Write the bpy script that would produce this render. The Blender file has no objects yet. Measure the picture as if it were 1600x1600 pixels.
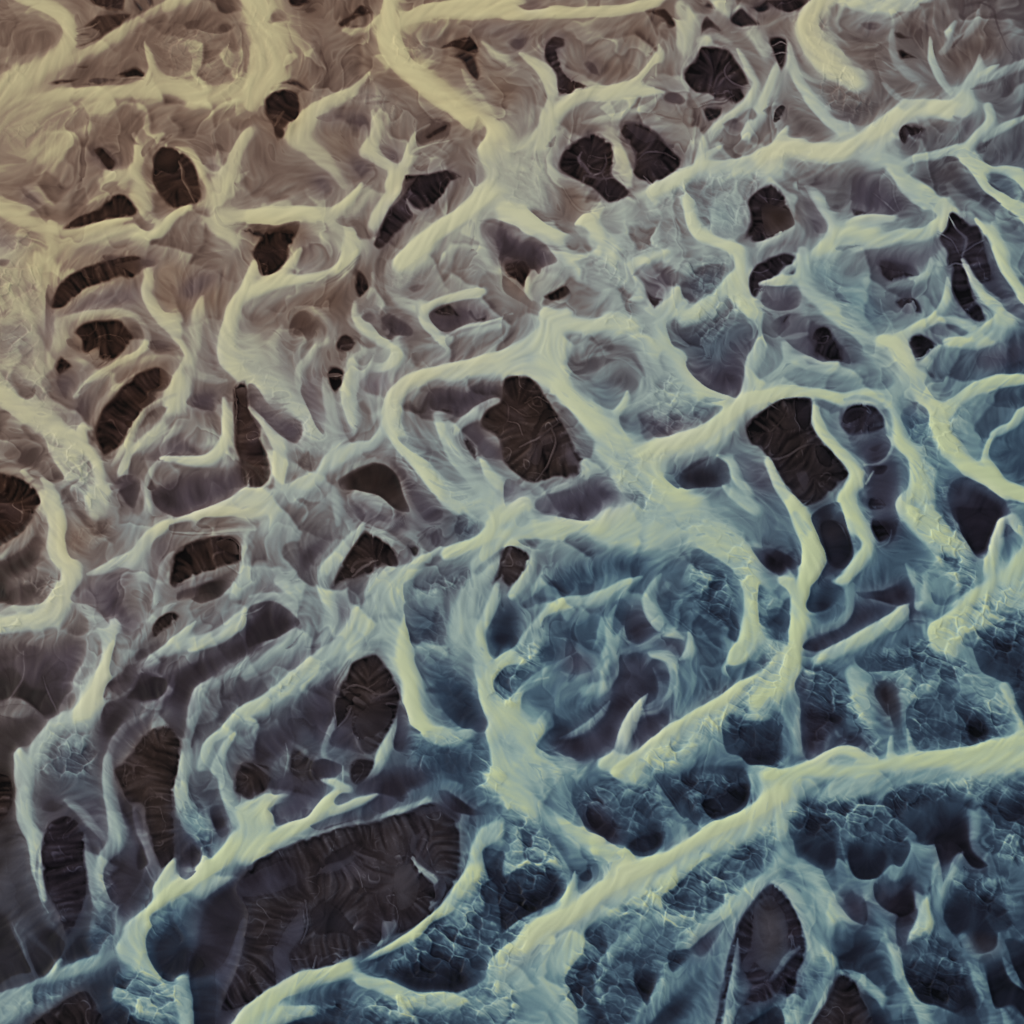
import bpy, math
import numpy as np

# ---------------------------------------------------------------- camera, sky, sun, exposure
scene = bpy.context.scene
CAM_H, PITCH, FOV = 150.0, math.radians(52), math.radians(40)
cam_d = bpy.data.cameras.new("camera"); cam = bpy.data.objects.new("camera", cam_d)
scene.collection.objects.link(cam)
cam.location = (0, 0, CAM_H); cam.rotation_euler = (math.pi/2 - PITCH, 0, 0)
cam_d.sensor_fit = 'HORIZONTAL'; cam_d.angle = FOV; cam_d.clip_start = 1; cam_d.clip_end = 20000
scene.camera = cam
scene.render.resolution_x = scene.render.resolution_y = 1024

SUN_EL, SUN_AZ = math.radians(33), math.radians(-58)       # azimuth from the view direction (+y), clockwise
world = bpy.data.worlds.new("World"); scene.world = world; world.use_nodes = True
wn = world.node_tree.nodes; wl = world.node_tree.links
sky = wn.new('ShaderNodeTexSky'); sky.sky_type = 'NISHITA'; sky.sun_disc = False
sky.sun_elevation = SUN_EL; sky.sun_rotation = SUN_AZ; sky.altitude = 100; sky.dust_density = 3.0; sky.air_density = 1.2
wn['Background'].inputs['Strength'].default_value = 0.06
wl.new(sky.outputs[0], wn['Background'].inputs['Color'])
sl = bpy.data.lights.new("sun", 'SUN'); sl.energy = 2.6; sl.angle = math.radians(9); sl.color = (1.0, .95, .86)
sun = bpy.data.objects.new("sun", sl); scene.collection.objects.link(sun)
sun.rotation_euler = (math.pi/2 - SUN_EL, 0, -SUN_AZ + math.pi)
scene.view_settings.view_transform = 'Standard'; scene.view_settings.look = 'None'
scene.view_settings.exposure = 0.24; scene.view_settings.gamma = 1.0
# ---------------------------------------------------------------- river chart
# The chart below is a survey of the delta.  Charted points are turned into
# fields (silt = how milky the ground or water is, with relief shading painted in; warm-to-blue light toning, mauve clay, ripples).
LO, HI = -70.0, 1670.0
N = 1399
SC = N / 1200.0
STEP = (HI - LO) / (N - 1)

def smooth(t):
    t = np.clip(t, 0, 1)
    return t * t * (3 - 2 * t)

def parse(chart):
    items = []; ox = oy = 0.0
    for ln in chart.strip().splitlines():
        ln = ln.strip()
        if not ln or ln[0] == ';': continue
        if ln[0] == '@':
            c, r = ln[1:].split(); ox, oy = float(c) * 400, float(r) * 400
            continue
        label = None
        if '#' in ln: ln, label = ln.split('#'); label = label.strip()
        tk = ln.split(); head = tk[0]; kind = head[0]
        hue = ''.join(ch for ch in head[1:] if ch.isalpha())
        hp = ''.join(ch for ch in head[1:] if not ch.isalpha()).split(',')
        tone = float(hp[0]) / 100; ex = [float(v) for v in hp[1:]]
        pts = []
        for q in tk[1:]:
            v = [float(a) for a in q.split(',')]
            pts.append([v[0] * 2.5 + ox, v[1] * 2.5 + oy, (v[2] * 2.5 if len(v) > 2 else -1)])
        items.append((kind, tone, ex, hue, np.array(pts), label))
    return items

def spline(p, closed, sub):
    n = len(p); out = []
    rng = range(n if closed else n - 1)
    t = np.linspace(0, 1, sub, endpoint=False)[:, None]
    for i in rng:
        if closed: a, b, c, d = p[i - 1], p[i], p[(i + 1) % n], p[(i + 2) % n]
        else: a, b, c, d = p[max(i - 1, 0)], p[i], p[i + 1], p[min(i + 2, n - 1)]
        m1 = (c - a) * .42; m2 = (d - b) * .42
        h = np.linalg.norm((c - b)[:2]) + 1e-6
        for m in (m1, m2):                       # no overshoot at tight bends
            l = np.linalg.norm(m[:2])
            if l > h: m *= h / l
        out.append((2*t**3 - 3*t**2 + 1) * b + (t**3 - 2*t**2 + t) * m1 + (-2*t**3 + 3*t**2) * c + (t**3 - t**2) * m2)
    out = np.concatenate(out)
    if not closed: out = np.concatenate([out, p[-1:]])
    return out

def nearest(X, Y, P, closed):
    best = np.full(X.shape, 1e12); val = np.zeros(X.shape); side = np.zeros(X.shape)      # side: offset towards +x
    M = len(P)
    for i in range(M if closed else M - 1):
        a = P[i]; b = P[(i + 1) % M]
        dx, dy = b[0] - a[0], b[1] - a[1]; L2 = dx*dx + dy*dy + 1e-9
        u = np.clip(((X - a[0]) * dx + (Y - a[1]) * dy) / L2, 0, 1)
        ex = X - a[0] - u * dx; ey = Y - a[1] - u * dy
        d = ex*ex + ey*ey
        m = d < best
        best = np.where(m, d, best)
        val = np.where(m, a[2] + u * (b[2] - a[2]), val)
        if not closed: side = np.where(m, ex + .25 * ey, side)
    return np.sqrt(best), val, side

def inside(X, Y, P):
    c = np.zeros(X.shape, bool)
    x0, y0 = P[-1, 0], P[-1, 1]
    for x1, y1 in P[:, :2]:
        if y0 != y1:
            m = (y0 > Y) != (y1 > Y)
            c ^= m & (X < (x1 - x0) * (Y - y0) / (y1 - y0) + x0)
        x0, y0 = x1, y1
    return c

def box(P, pad):
    f = lambda v: int(np.clip((v - LO) / STEP, 0, N))
    return (slice(f(P[:, 1].min() - pad), f(P[:, 1].max() + pad) + 2), slice(f(P[:, 0].min() - pad), f(P[:, 0].max() + pad) + 2))

def vnoise(x, y, seed):
    """smooth value noise at arbitrary points"""
    xi = np.floor(x).astype(np.int64); yi = np.floor(y).astype(np.int64)
    fx = x - xi; fy = y - yi
    fx = fx*fx*fx*(fx*(fx*6-15)+10); fy = fy*fy*fy*(fy*(fy*6-15)+10)
    def h(i, j):
        v = (i * 374761393 + j * 668265263 + seed * 982451653) & 0xffffffff
        v = ((v ^ (v >> 13)) * 1274126177) & 0xffffffff
        v = v ^ (v >> 16)
        return (v & 0xffff) / 65535.0
    a, b, c, d = h(xi, yi), h(xi+1, yi), h(xi, yi+1), h(xi+1, yi+1)
    return (a + (b-a)*fx + (c-a)*fy + (a-b-c+d)*fx*fy) * 2 - 1

def fbm(x, y, seed, o=4):
    s = 0; a = 1.0; t = 0
    for k in range(o):
        s = s + a * vnoise(x * 2**k, y * 2**k, seed + k); t += a; a *= .55
    return s / t

def worley(x, y, seed):
    xi = np.floor(x).astype(np.int64); yi = np.floor(y).astype(np.int64)
    f1 = np.full(x.shape, 9.0); f2 = np.full(x.shape, 9.0); idv = np.zeros(x.shape); vx = np.zeros(x.shape); vy = np.zeros(x.shape)
    for dj in (-1, 0, 1):
        for di in (-1, 0, 1):
            i = xi + di; j = yi + dj
            v = (i * 374761393 + j * 668265263 + seed * 982451653) & 0xffffffff
            v = ((v ^ (v >> 13)) * 1274126177) & 0xffffffff
            v = v ^ (v >> 16)
            px = i + .2 + .6 * (v & 0x3ff) / 1023.0; py = j + .2 + .6 * ((v >> 10) & 0x3ff) / 1023.0
            d = np.sqrt((px - x)**2 + (py - y)**2)
            m = d < f1
            f2 = np.where(m, f1, np.minimum(f2, d)); idv = np.where(m, ((v >> 20) & 0xff) / 255.0, idv); vx = np.where(m, x - px, vx); vy = np.where(m, y - py, vy); f1 = np.where(m, d, f1)
    return f1, f2, idv, vx, vy

def blur(a, r):
    """three box passes, about a gaussian of sigma r cells"""
    k = max(int(round(r * SC)) if r > 1 else int(r), 1)
    for _ in range(3):
        for ax in (0, 1):
            pad = [(0, 0), (0, 0)]; pad[ax] = (k + 1, k)
            c = np.cumsum(np.pad(a, pad, mode='edge'), axis=ax)
            n = a.shape[ax]
            hi = np.take(c, np.arange(2*k+1, 2*k+1+n), axis=ax); lo = np.take(c, np.arange(0, n), axis=ax)
            a = (hi - lo) / (2*k + 1)
    return a

def sample(a, x, y):
    x = np.clip(x, 0, N - 1.001); y = np.clip(y, 0, N - 1.001)
    xi = x.astype(np.int32); yi = y.astype(np.int32); fx = (x - xi).astype(np.float32); fy = (y - yi).astype(np.float32)
    r = a[yi, xi] * (1-fx) * (1-fy); r += a[yi, xi+1] * fx * (1-fy)
    r += a[yi+1, xi] * (1-fx) * fy; r += a[yi+1, xi+1] * fx * fy
    return r

def coarse(rows):
    """smooth field from a table of tones every 200 px"""
    g = np.array(rows, float); n = g.shape[0]
    X = np.linspace(LO, HI, N) / 200.0
    def w(t):
        W = np.zeros((len(t), n))
        for k in range(n): W[:, k] = np.exp(-((t - k) / .62)**2)
        return W / W.sum(1, keepdims=True)
    W = w(np.clip(X, -.3, n - .7))
    return W @ g @ W.T

def coverage(kind, ex, pts, X, Y):
    if kind in 'LD':
        s0 = (ex[0] if ex else (3.2 if kind == 'D' else .9)) * 2.5
        p = pts.copy(); p[:, 2] = np.where(p[:, 2] < 0, s0, p[:, 2] * np.where((p[:, 2] > 4.9) & (kind != 'D'), 3.0, 1.3))
        P = spline(p, True, 4)
        d, s, _ = nearest(X, Y, P, True)
        ins = inside(X, Y, P)
        crisp = 1 - smooth((s - 1.5) / 8)                      # a bar's avalanche front: dark lip and pale halo painted for sculpted relief
        global lip
        lip = np.where(ins, -.055 * np.exp(-d / 9), .045 * np.exp(-d / 6)) * crisp
        return np.where(ins, smooth(d / np.maximum(s, .8)), 0)
    fl, fr = (ex + [.9, .9])[:2] if len(ex) != 1 else (ex[0], ex[0])
    pts = pts.copy(); pts[[0, -1], 2] *= np.where(pts[[0, -1], 2] < 12, .55, .95)                 # threads thin out where they begin and end
    P = spline(pts, False, 5)
    d, w, sd = nearest(X, Y, P, False)
    hw = np.maximum(w * (.5 if w.max() < 9 else .74), 1.5)
    # the current cuts one bank crisp and spreads over the other
    t = smooth(.5 + .6 * sd / np.maximum(d, .5)) * smooth((d - .1 * hw) / (.5 * hw))
    if w.max() < 9: t = t * .3
    hw = hw * (.86 + .80 * t); f = .72 + .28 * t
    return smooth((hw - d) / np.maximum(hw * f, .8))

def survey(chart, base):
    ys = np.linspace(LO, HI, N)
    GX, GY = np.meshgrid(ys, ys)
    # the shore wanders: chart coordinates are bent a little by noise
    WX = GX + 4.5 * fbm(GX / 60, GY / 60, 11, 3) + .7 * fbm(GX / 12, GY / 12, 21, 2)
    WY = GY + 4.5 * fbm(GX / 60, GY / 60, 12, 3) + .7 * fbm(GX / 12, GY / 12, 22, 2)
    T = coarse(base) / 100
    warm = np.zeros((N, N)); mauve = np.zeros((N, N)); rip = np.zeros((N, N)); ids = np.zeros((N, N), np.int32); dry = np.zeros((N, N))
    isl = []; parts = []; pmap = np.zeros((N, N), np.int32); npart = 0
    thin = np.zeros((N, N)); thin_c = np.zeros((N, N))
    items = parse(chart)
    items.sort(key=lambda q: q[0] != 'R')                      # the rippled main reaches lie under everything else
    for kind, tone, ex, hue, pts, label in items:
        if kind == 'D': tone = .06 + tone * .86
        pad = 14 + (pts[:, 2].max() if kind == 'S' else 0)
        sl = box(pts, pad)
        X = WX[sl]; Y = WY[sl]
        if kind == 'S': pts[:, 2] = np.where(pts[:, 2] <= 4.6, np.maximum(pts[:, 2], 2.6) * 1.35, pts[:, 2])
        if X.size == 0: continue
        c = coverage('L' if kind == 'R' else kind, ex, pts, X, Y)
        if kind == 'L' and not hue.startswith('b') and tone < .5:   # bars thin out upstream, away from their fronts
            y0, y1 = pts[:, 1].min(), pts[:, 1].max(); x0, x1 = pts[:, 0].min(), pts[:, 0].max()
            if y1 - y0 > 30: tone -= .045; c = c * (.50 + .50 * smooth((Y - y0) / (y1 - y0) * .95 + (X - x0) / (x1 - x0) * .25))
        if kind == 'R':
            rip[sl] = np.maximum(rip[sl], c * tone)
            T[sl] += np.maximum(.55 - .075 * np.clip((GY[sl] - 600) / 700, 0, 1.5) - T[sl], 0) * c * .8
            continue
        if kind == 'S' and pts[:, 2].max() <= 6.3:               # hair-thin threads are laid in last
            thin[sl] += (tone - thin[sl]) * c; thin_c[sl] = np.maximum(thin_c[sl], c * .75)
        else:
            T[sl] += (tone - T[sl]) * c; thin_c[sl] *= 1 - c
        if kind == 'L': T[sl] += lip * min(1, abs(tone - .1) * 3) * LIP
        hw = {'b': .55, 'y': .45, 'u': -.35}.get(hue[:1], 0.0)
        hm = 1.0 if 'p' in hue else 0.0
        kk = c if hue else c * .6
        warm[sl] += (hw - warm[sl]) * kk; mauve[sl] += (hm - mauve[sl]) * kk
        if kind == 'D': dry[sl] = np.maximum(dry[sl], c)
        if label:
            isl.append((label, kind)); v = ids[sl]; v[c > .35] = len(isl)
        elif kind == 'D': pass
        else:
            dry[sl] *= 1 - c
            if kind == 'S' and pts[:, 2].max() > 6.3 and isl:      # a stream that crosses a shoal cuts it
                sh = np.array([0] + [q[1] == 'L' for q in isl]); v = ids[sl]; v[(c > .5) & (sh[v] > 0)] = 0
            # a vein, hollow or patch lying within one island is a part of it
            hit = c > (.3 if kind == 'S' else .5); n = hit.sum(); v = ids[sl]; inn = v[hit]; inn = inn[inn > 0]
            if n > 40 and len(inn) > .55 * n:
                k = np.bincount(inn).argmax()
                if isl[k-1][1] == 'D' and (inn == k).sum() > .5 * n and n < .6 * (ids == k).sum():
                    npart += 1
                    pv = pmap[sl]; pv[hit & (v == k)] = npart
                    parts.append((k, npart, 'silt_vein' if kind == 'S' else ('dark_hollow' if tone < .15 else 'silt_patch')))
    global parts_map, THIN, THIN_C
    THIN, THIN_C = thin, thin_c
    parts_map = pmap
    return GX, GY, T, warm, mauve, rip, ids, dry, isl, parts
def lic(noise, ax, ay, L):
    """drag noise along an (unsigned) direction field"""
    J, I = np.meshgrid(np.arange(N, dtype=np.float32), np.arange(N, dtype=np.float32))
    acc = noise.copy(); wsum = 1.0
    L = int(L * SC)
    for sgn in (1, -1):
        x = J.copy(); y = I.copy(); px = ax * sgn; py = ay * sgn
        for k in range(1, L + 1):
            x += px; y += py
            xi = np.clip(x + .5, 0, N - 1).astype(np.int32); yi = np.clip(y + .5, 0, N - 1).astype(np.int32)
            vx = ax[yi, xi]; vy = ay[yi, xi]
            s = np.where(vx * px + vy * py < 0, -1, 1).astype(np.float32)
            px = vx * s; py = vy * s
            w = 1 - k / (L + 1)
            acc += sample(noise, x, y) * w; wsum += w if sgn == 1 else 0
    return acc

def detail(GX, GY, T, warm, mauve, rip, dry):
    f4 = np.float32
    T = np.clip(T, .04, .9)
    # local contrast paints relief shading into the tone: dark inside edges, bright rims outside
    soft = blur(T, 5); wide = blur(T, 20)
    T = .82 * T + .18 * soft + .80 * (soft - wide) * (1 - .6 * dry)
    # running water rounds off junctions and keeps bank lines sharp
    keep = T
    for it in range(7):
        G = blur(T, 2); T = .5 * T + .5 * blur(T, 1)
        gy, gx = np.gradient(G); gyy, gyx = np.gradient(gy); gxy, gxx = np.gradient(gx)
        m2 = gx*gx + gy*gy + 1e-8
        Lnn = (gx*gx*gxx + 2*gx*gy*gxy + gy*gy*gyy) / m2
        T = T - .55 * np.tanh(Lnn * 220) * np.sqrt(m2) * 1.3
    T = .45 * T + .55 * keep
    T = T + (THIN - T) * blur(THIN_C, 1) * (.8 - .35 * dry)
    T = np.where(T > .64, .64 + (T - .64) * .85, T)
    # milky water thins out over the submerged banks beside each channel
    bank = .6 * blur(T, 9) + .4 * blur(T, 18)
    T = T + .7 * np.maximum(bank - T, 0) * (1 - np.clip(dry * 1.6, 0, 1)) * smooth((bank - .22) / .2)
    T = np.clip(T, .05, .9)
    warm = blur(warm, 9); mauve = blur(mauve, 6)
    B = blur(T, 4)
    gy, gx = np.gradient(B)
    e = 1e-7
    Jxx = blur(gx*gx, 9) + e; Jyy = blur(gy*gy, 9) + e; Jxy = blur(gx*gy, 9)
    coh = np.sqrt((Jxx - Jyy)**2 + 4 * Jxy**2) / (Jxx + Jyy)
    th = .5 * np.arctan2(2*Jxy, Jxx - Jyy) + .35 * fbm(GX/90, GY/90, 77, 2) + 1.15 * smooth((blur(T, 3) - .30) / .2) * (1 - dry)
    ax = np.cos(th).astype(f4); ay = np.sin(th).astype(f4)
    rng = np.random.RandomState(5)
    n1 = rng.randn(N, N).astype(f4); n1 = blur(n1, 1).astype(f4)
    n2 = blur(rng.randn(N, N), 2).astype(f4)
    s1 = lic(n1, ax, ay, 16); s1 -= s1.mean(); s1 /= s1.std()
    s2 = lic(n2, ax, ay, 26); s2 -= s2.mean(); s2 /= s2.std()
    J, I = np.meshgrid(np.arange(N, dtype=f4), np.arange(N, dtype=f4))
    slope = np.sqrt(gx*gx + gy*gy)
    A = .3 + 2.4 * smooth(dry)
    A = A * (1 - .75 * smooth((T - .46) / .12))
    A = A * blur(.35 + .65 * (fbm(GX/70, GY/70, 31, 2) > -.1), 8)
    off = (s1 * .55 + s2 * .8) * A * .5
    wx = J + ax * off ; wy = I + ay * off 
    wx = wx.astype(f4); wy = wy.astype(f4)
    R = lambda a: sample(a.astype(f4), wx, wy)
    T2 = R(T); warm = R(warm); mauve = R(mauve); rip = blur(rip, 2); dry2 = R(dry)
    # unsharp: sand fronts stay crisp
    # ripple fields: facets with a bright back and a dark front, finer where they are farther off
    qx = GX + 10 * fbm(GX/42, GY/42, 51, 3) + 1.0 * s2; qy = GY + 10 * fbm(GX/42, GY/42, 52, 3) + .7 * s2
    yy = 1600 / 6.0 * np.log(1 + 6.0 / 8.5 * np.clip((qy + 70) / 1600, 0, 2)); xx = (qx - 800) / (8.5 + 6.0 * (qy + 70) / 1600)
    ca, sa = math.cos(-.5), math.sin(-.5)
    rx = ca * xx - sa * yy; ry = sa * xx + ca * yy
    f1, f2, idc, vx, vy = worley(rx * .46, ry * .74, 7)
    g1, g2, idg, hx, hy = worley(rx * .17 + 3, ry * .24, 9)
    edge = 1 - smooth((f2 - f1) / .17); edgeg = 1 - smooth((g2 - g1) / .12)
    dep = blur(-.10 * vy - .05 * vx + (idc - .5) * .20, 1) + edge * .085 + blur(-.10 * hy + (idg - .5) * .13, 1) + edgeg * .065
    micro = fbm(rx * 1.1, ry * 2.6, 61, 3)
    patch = np.clip(fbm(GX/70, GY/70, 71, 3) * 2.2 + .55, 0, 1)
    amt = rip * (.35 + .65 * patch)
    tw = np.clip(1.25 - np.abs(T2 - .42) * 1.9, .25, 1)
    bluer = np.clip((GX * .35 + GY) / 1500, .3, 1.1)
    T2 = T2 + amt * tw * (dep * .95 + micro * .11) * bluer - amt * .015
    # thin overlapping tongues of silt everywhere in the shallows
    n3 = blur(rng.randn(N, N), 5).astype(f4); s3 = lic(n3, ax, ay, 34); s3 -= s3.mean(); s3 /= s3.std()
    tx = GX + 16 * fbm(GX/70, GY/70, 151, 3) + 7 * s3; ty = GY + 16 * fbm(GX/70, GY/70, 152, 3) + 5 * s3
    k1, k2, idk, kx, ky = worley((tx * .8 + ty * .45) / 54, (-tx * .45 + ty * .9) / 76, 19)
    tongue = -.10 * ky + .05 * kx + (idk - .5) * .07
    n4 = blur(rng.randn(N, N), 3).astype(f4); th4 = th - .5; s4 = lic(n4, np.cos(th4).astype(f4), np.sin(th4).astype(f4), 44); s4 -= s4.mean(); s4 /= s4.std()
    fil = np.exp(-(s4 / .3)**2) * .022 - np.exp(-np.abs(s4) / .7) * np.tanh(s4 * 4) * .026  # filaments: pale ridges with shading painted along one side
    fil += np.exp(-((s3 - .35) / .22)**2) * .03 - np.exp(-np.abs(s3 - .35) / .7) * np.tanh((s3 - .35) * 4) * .042
    shallow = smooth((T2 - .1) / .24) * (1 - smooth((T2 - .62) / .14)) * (1 - dry2)
    tongue = blur(tongue, 1) * smooth((fbm(GX/150, GY/150, 161, 2) + .15) / .4)
    # streamlets too thin to chart: a pale crest, clear on one side, a shadow side painted on the other
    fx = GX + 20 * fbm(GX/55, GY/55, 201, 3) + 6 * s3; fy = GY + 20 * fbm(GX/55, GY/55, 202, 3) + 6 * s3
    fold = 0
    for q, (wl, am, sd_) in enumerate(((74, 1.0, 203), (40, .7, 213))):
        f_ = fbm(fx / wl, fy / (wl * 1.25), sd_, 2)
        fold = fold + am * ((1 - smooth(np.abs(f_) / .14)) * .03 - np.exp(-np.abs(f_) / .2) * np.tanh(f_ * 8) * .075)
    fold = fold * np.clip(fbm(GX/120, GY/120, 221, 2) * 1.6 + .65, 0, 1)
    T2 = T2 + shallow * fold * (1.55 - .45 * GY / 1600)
    T2 = T2 + shallow * (tongue * 1.4 + .012 * s3 + (fil * .55 + .01 * np.tanh(2 * s2)) * smooth(coh * 1.5 - .15) * (.4 + .8 * np.clip(fbm(GX/110, GY/110, 163, 2) + .5, 0, 1))) + .018 * dry2 * s3
    # hair-fine rills
    k = .014 + .046 * smooth(dry2) * (.5 + .9 * np.clip(fbm(GX/90, GY/90, 81, 2) + .5, 0, 1))
    T2 = T2 + k * (s1 * .95 + s2 * .45) * (.3 + .7 * smooth(coh * 1.6 - .1)) * np.clip(T2 * 2.4, .5, 1.0) * np.clip(1.7 - T2 * 1.4, .5, 1)
    # pale threads of dried silt that vein the bare sand
    vx_ = GX + 22 * fbm(GX/60, GY/60, 171, 3) + 4 * s3; vy_ = GY + 22 * fbm(GX/60, GY/60, 172, 3)
    vein = 1 - smooth(np.abs(fbm(vx_/42, vy_/42, 173, 2)) / .055)
    vein2 = 1 - smooth(np.abs(fbm(vx_/20 + 9, vy_/20, 174, 2)) / .07)
    inner = smooth((dry2 - .5) / .4)
    T2 = T2 + inner * (.10 * vein * np.clip(.55 + s2 * .35, 0, 1.3) + .04 * vein2 * np.clip(.4 + s1 * .5, 0, 1.3) + .065 * fbm(GX/34, GY/34, 175, 4))
    mauve = mauve + inner * .5 * fbm(GX/50, GY/50, 176, 2)
    mauve = np.clip(mauve, 0, 1)
    # scattered dark flecks of bare sand on the shoals
    fl = s1 * .34 + s2 * .12 + fbm(GX/60, GY/60, 93, 3) * 1.6
    T2 = T2 - .07 * smooth((fl - 1.05) / .4) * (T2 > .25) * np.clip(T2 * 1.5, 0, .8)
    T2 = T2 + .02 * fbm(GX/35, GY/35, 95, 3)
    T2 = T2 + .9 * (T2 - blur(T2, 1)) + .25 * (T2 - blur(T2, 4))
    T2 = .55 + (T2 - .55) * 1.22 - .015
    T2 = np.where(T2 < .3, .3 - (.3 - T2) * np.where(dry2 > .5, .66, .50), T2); T2 = np.where(T2 > .62, .62 + (T2 - .62) * .9, T2)
    T2 = T2 + (1 - dry2) * (1 - smooth((T2 - .22) / .14)) * (.022 * s3 + .03 * fbm(GX/44, GY/44, 191, 3))      # silky streaks in the deep water
    return np.clip(T2, .03, .92), warm, mauve, rip, amt, dep, edge, s1, s2, dry2

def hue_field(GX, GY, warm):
    # reflections painted into the hue: warm sun at top left, blue sky at bottom right
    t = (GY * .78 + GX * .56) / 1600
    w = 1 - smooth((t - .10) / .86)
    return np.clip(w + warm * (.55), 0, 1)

# colour stops: milkiness -> sRGB colour, with warm sun, middle and blue sky toning painted in
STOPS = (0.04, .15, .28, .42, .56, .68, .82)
SUN_WARM = ((14, 9, 7), (54, 36, 29), (86, 63, 52), (123, 98, 83), (150, 128, 109), (186, 173, 136), (212, 202, 156))
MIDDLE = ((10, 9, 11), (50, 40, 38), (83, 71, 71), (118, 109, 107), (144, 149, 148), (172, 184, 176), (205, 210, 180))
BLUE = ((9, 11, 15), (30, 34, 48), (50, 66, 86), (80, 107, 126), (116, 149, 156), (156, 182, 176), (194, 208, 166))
CLAY = ((12, 9, 13), (44, 36, 45), (76, 67, 84), (112, 103, 118), (150, 143, 152), (184, 184, 184), (212, 214, 210))

def ramp(T, cols):
    c = np.array(cols, float)
    return np.stack([np.interp(T, STOPS, c[:, k]) for k in range(3)], -1)
def mixcol(T, w, m):
    a, b, c, d = (ramp(T, q) for q in (SUN_WARM, MIDDLE, BLUE, CLAY))
    w = w[..., None]
    r = np.where(w > .5, b + (a - b) * (w - .5) * 2, c + (b - c) * w * 2)
    return r + (d - r) * (m * .55)[..., None]
LIP = 1.0
BASE = [[54,48,50,48,50,50,48,48,40],[50,49,50,52,54,50,50,48,42],[60,50,55,52,55,60,55,48,42],
[58,45,52,52,50,55,50,48,45],[46,50,50,50,52,55,48,42,42],[39,43,46,50,48,44,43,45,50],
[33,37,37,38,45,46,46,48,48],[28,31,30,30,42,49,43,41,36],[25,25,30,38,40,44,43,38,30]]
BASE = [[v * (.93 if r < 5 else .96) for v in row] for r, row in enumerate(BASE)]
RELIEF, RIPPLE_H = .65, .7

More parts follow.
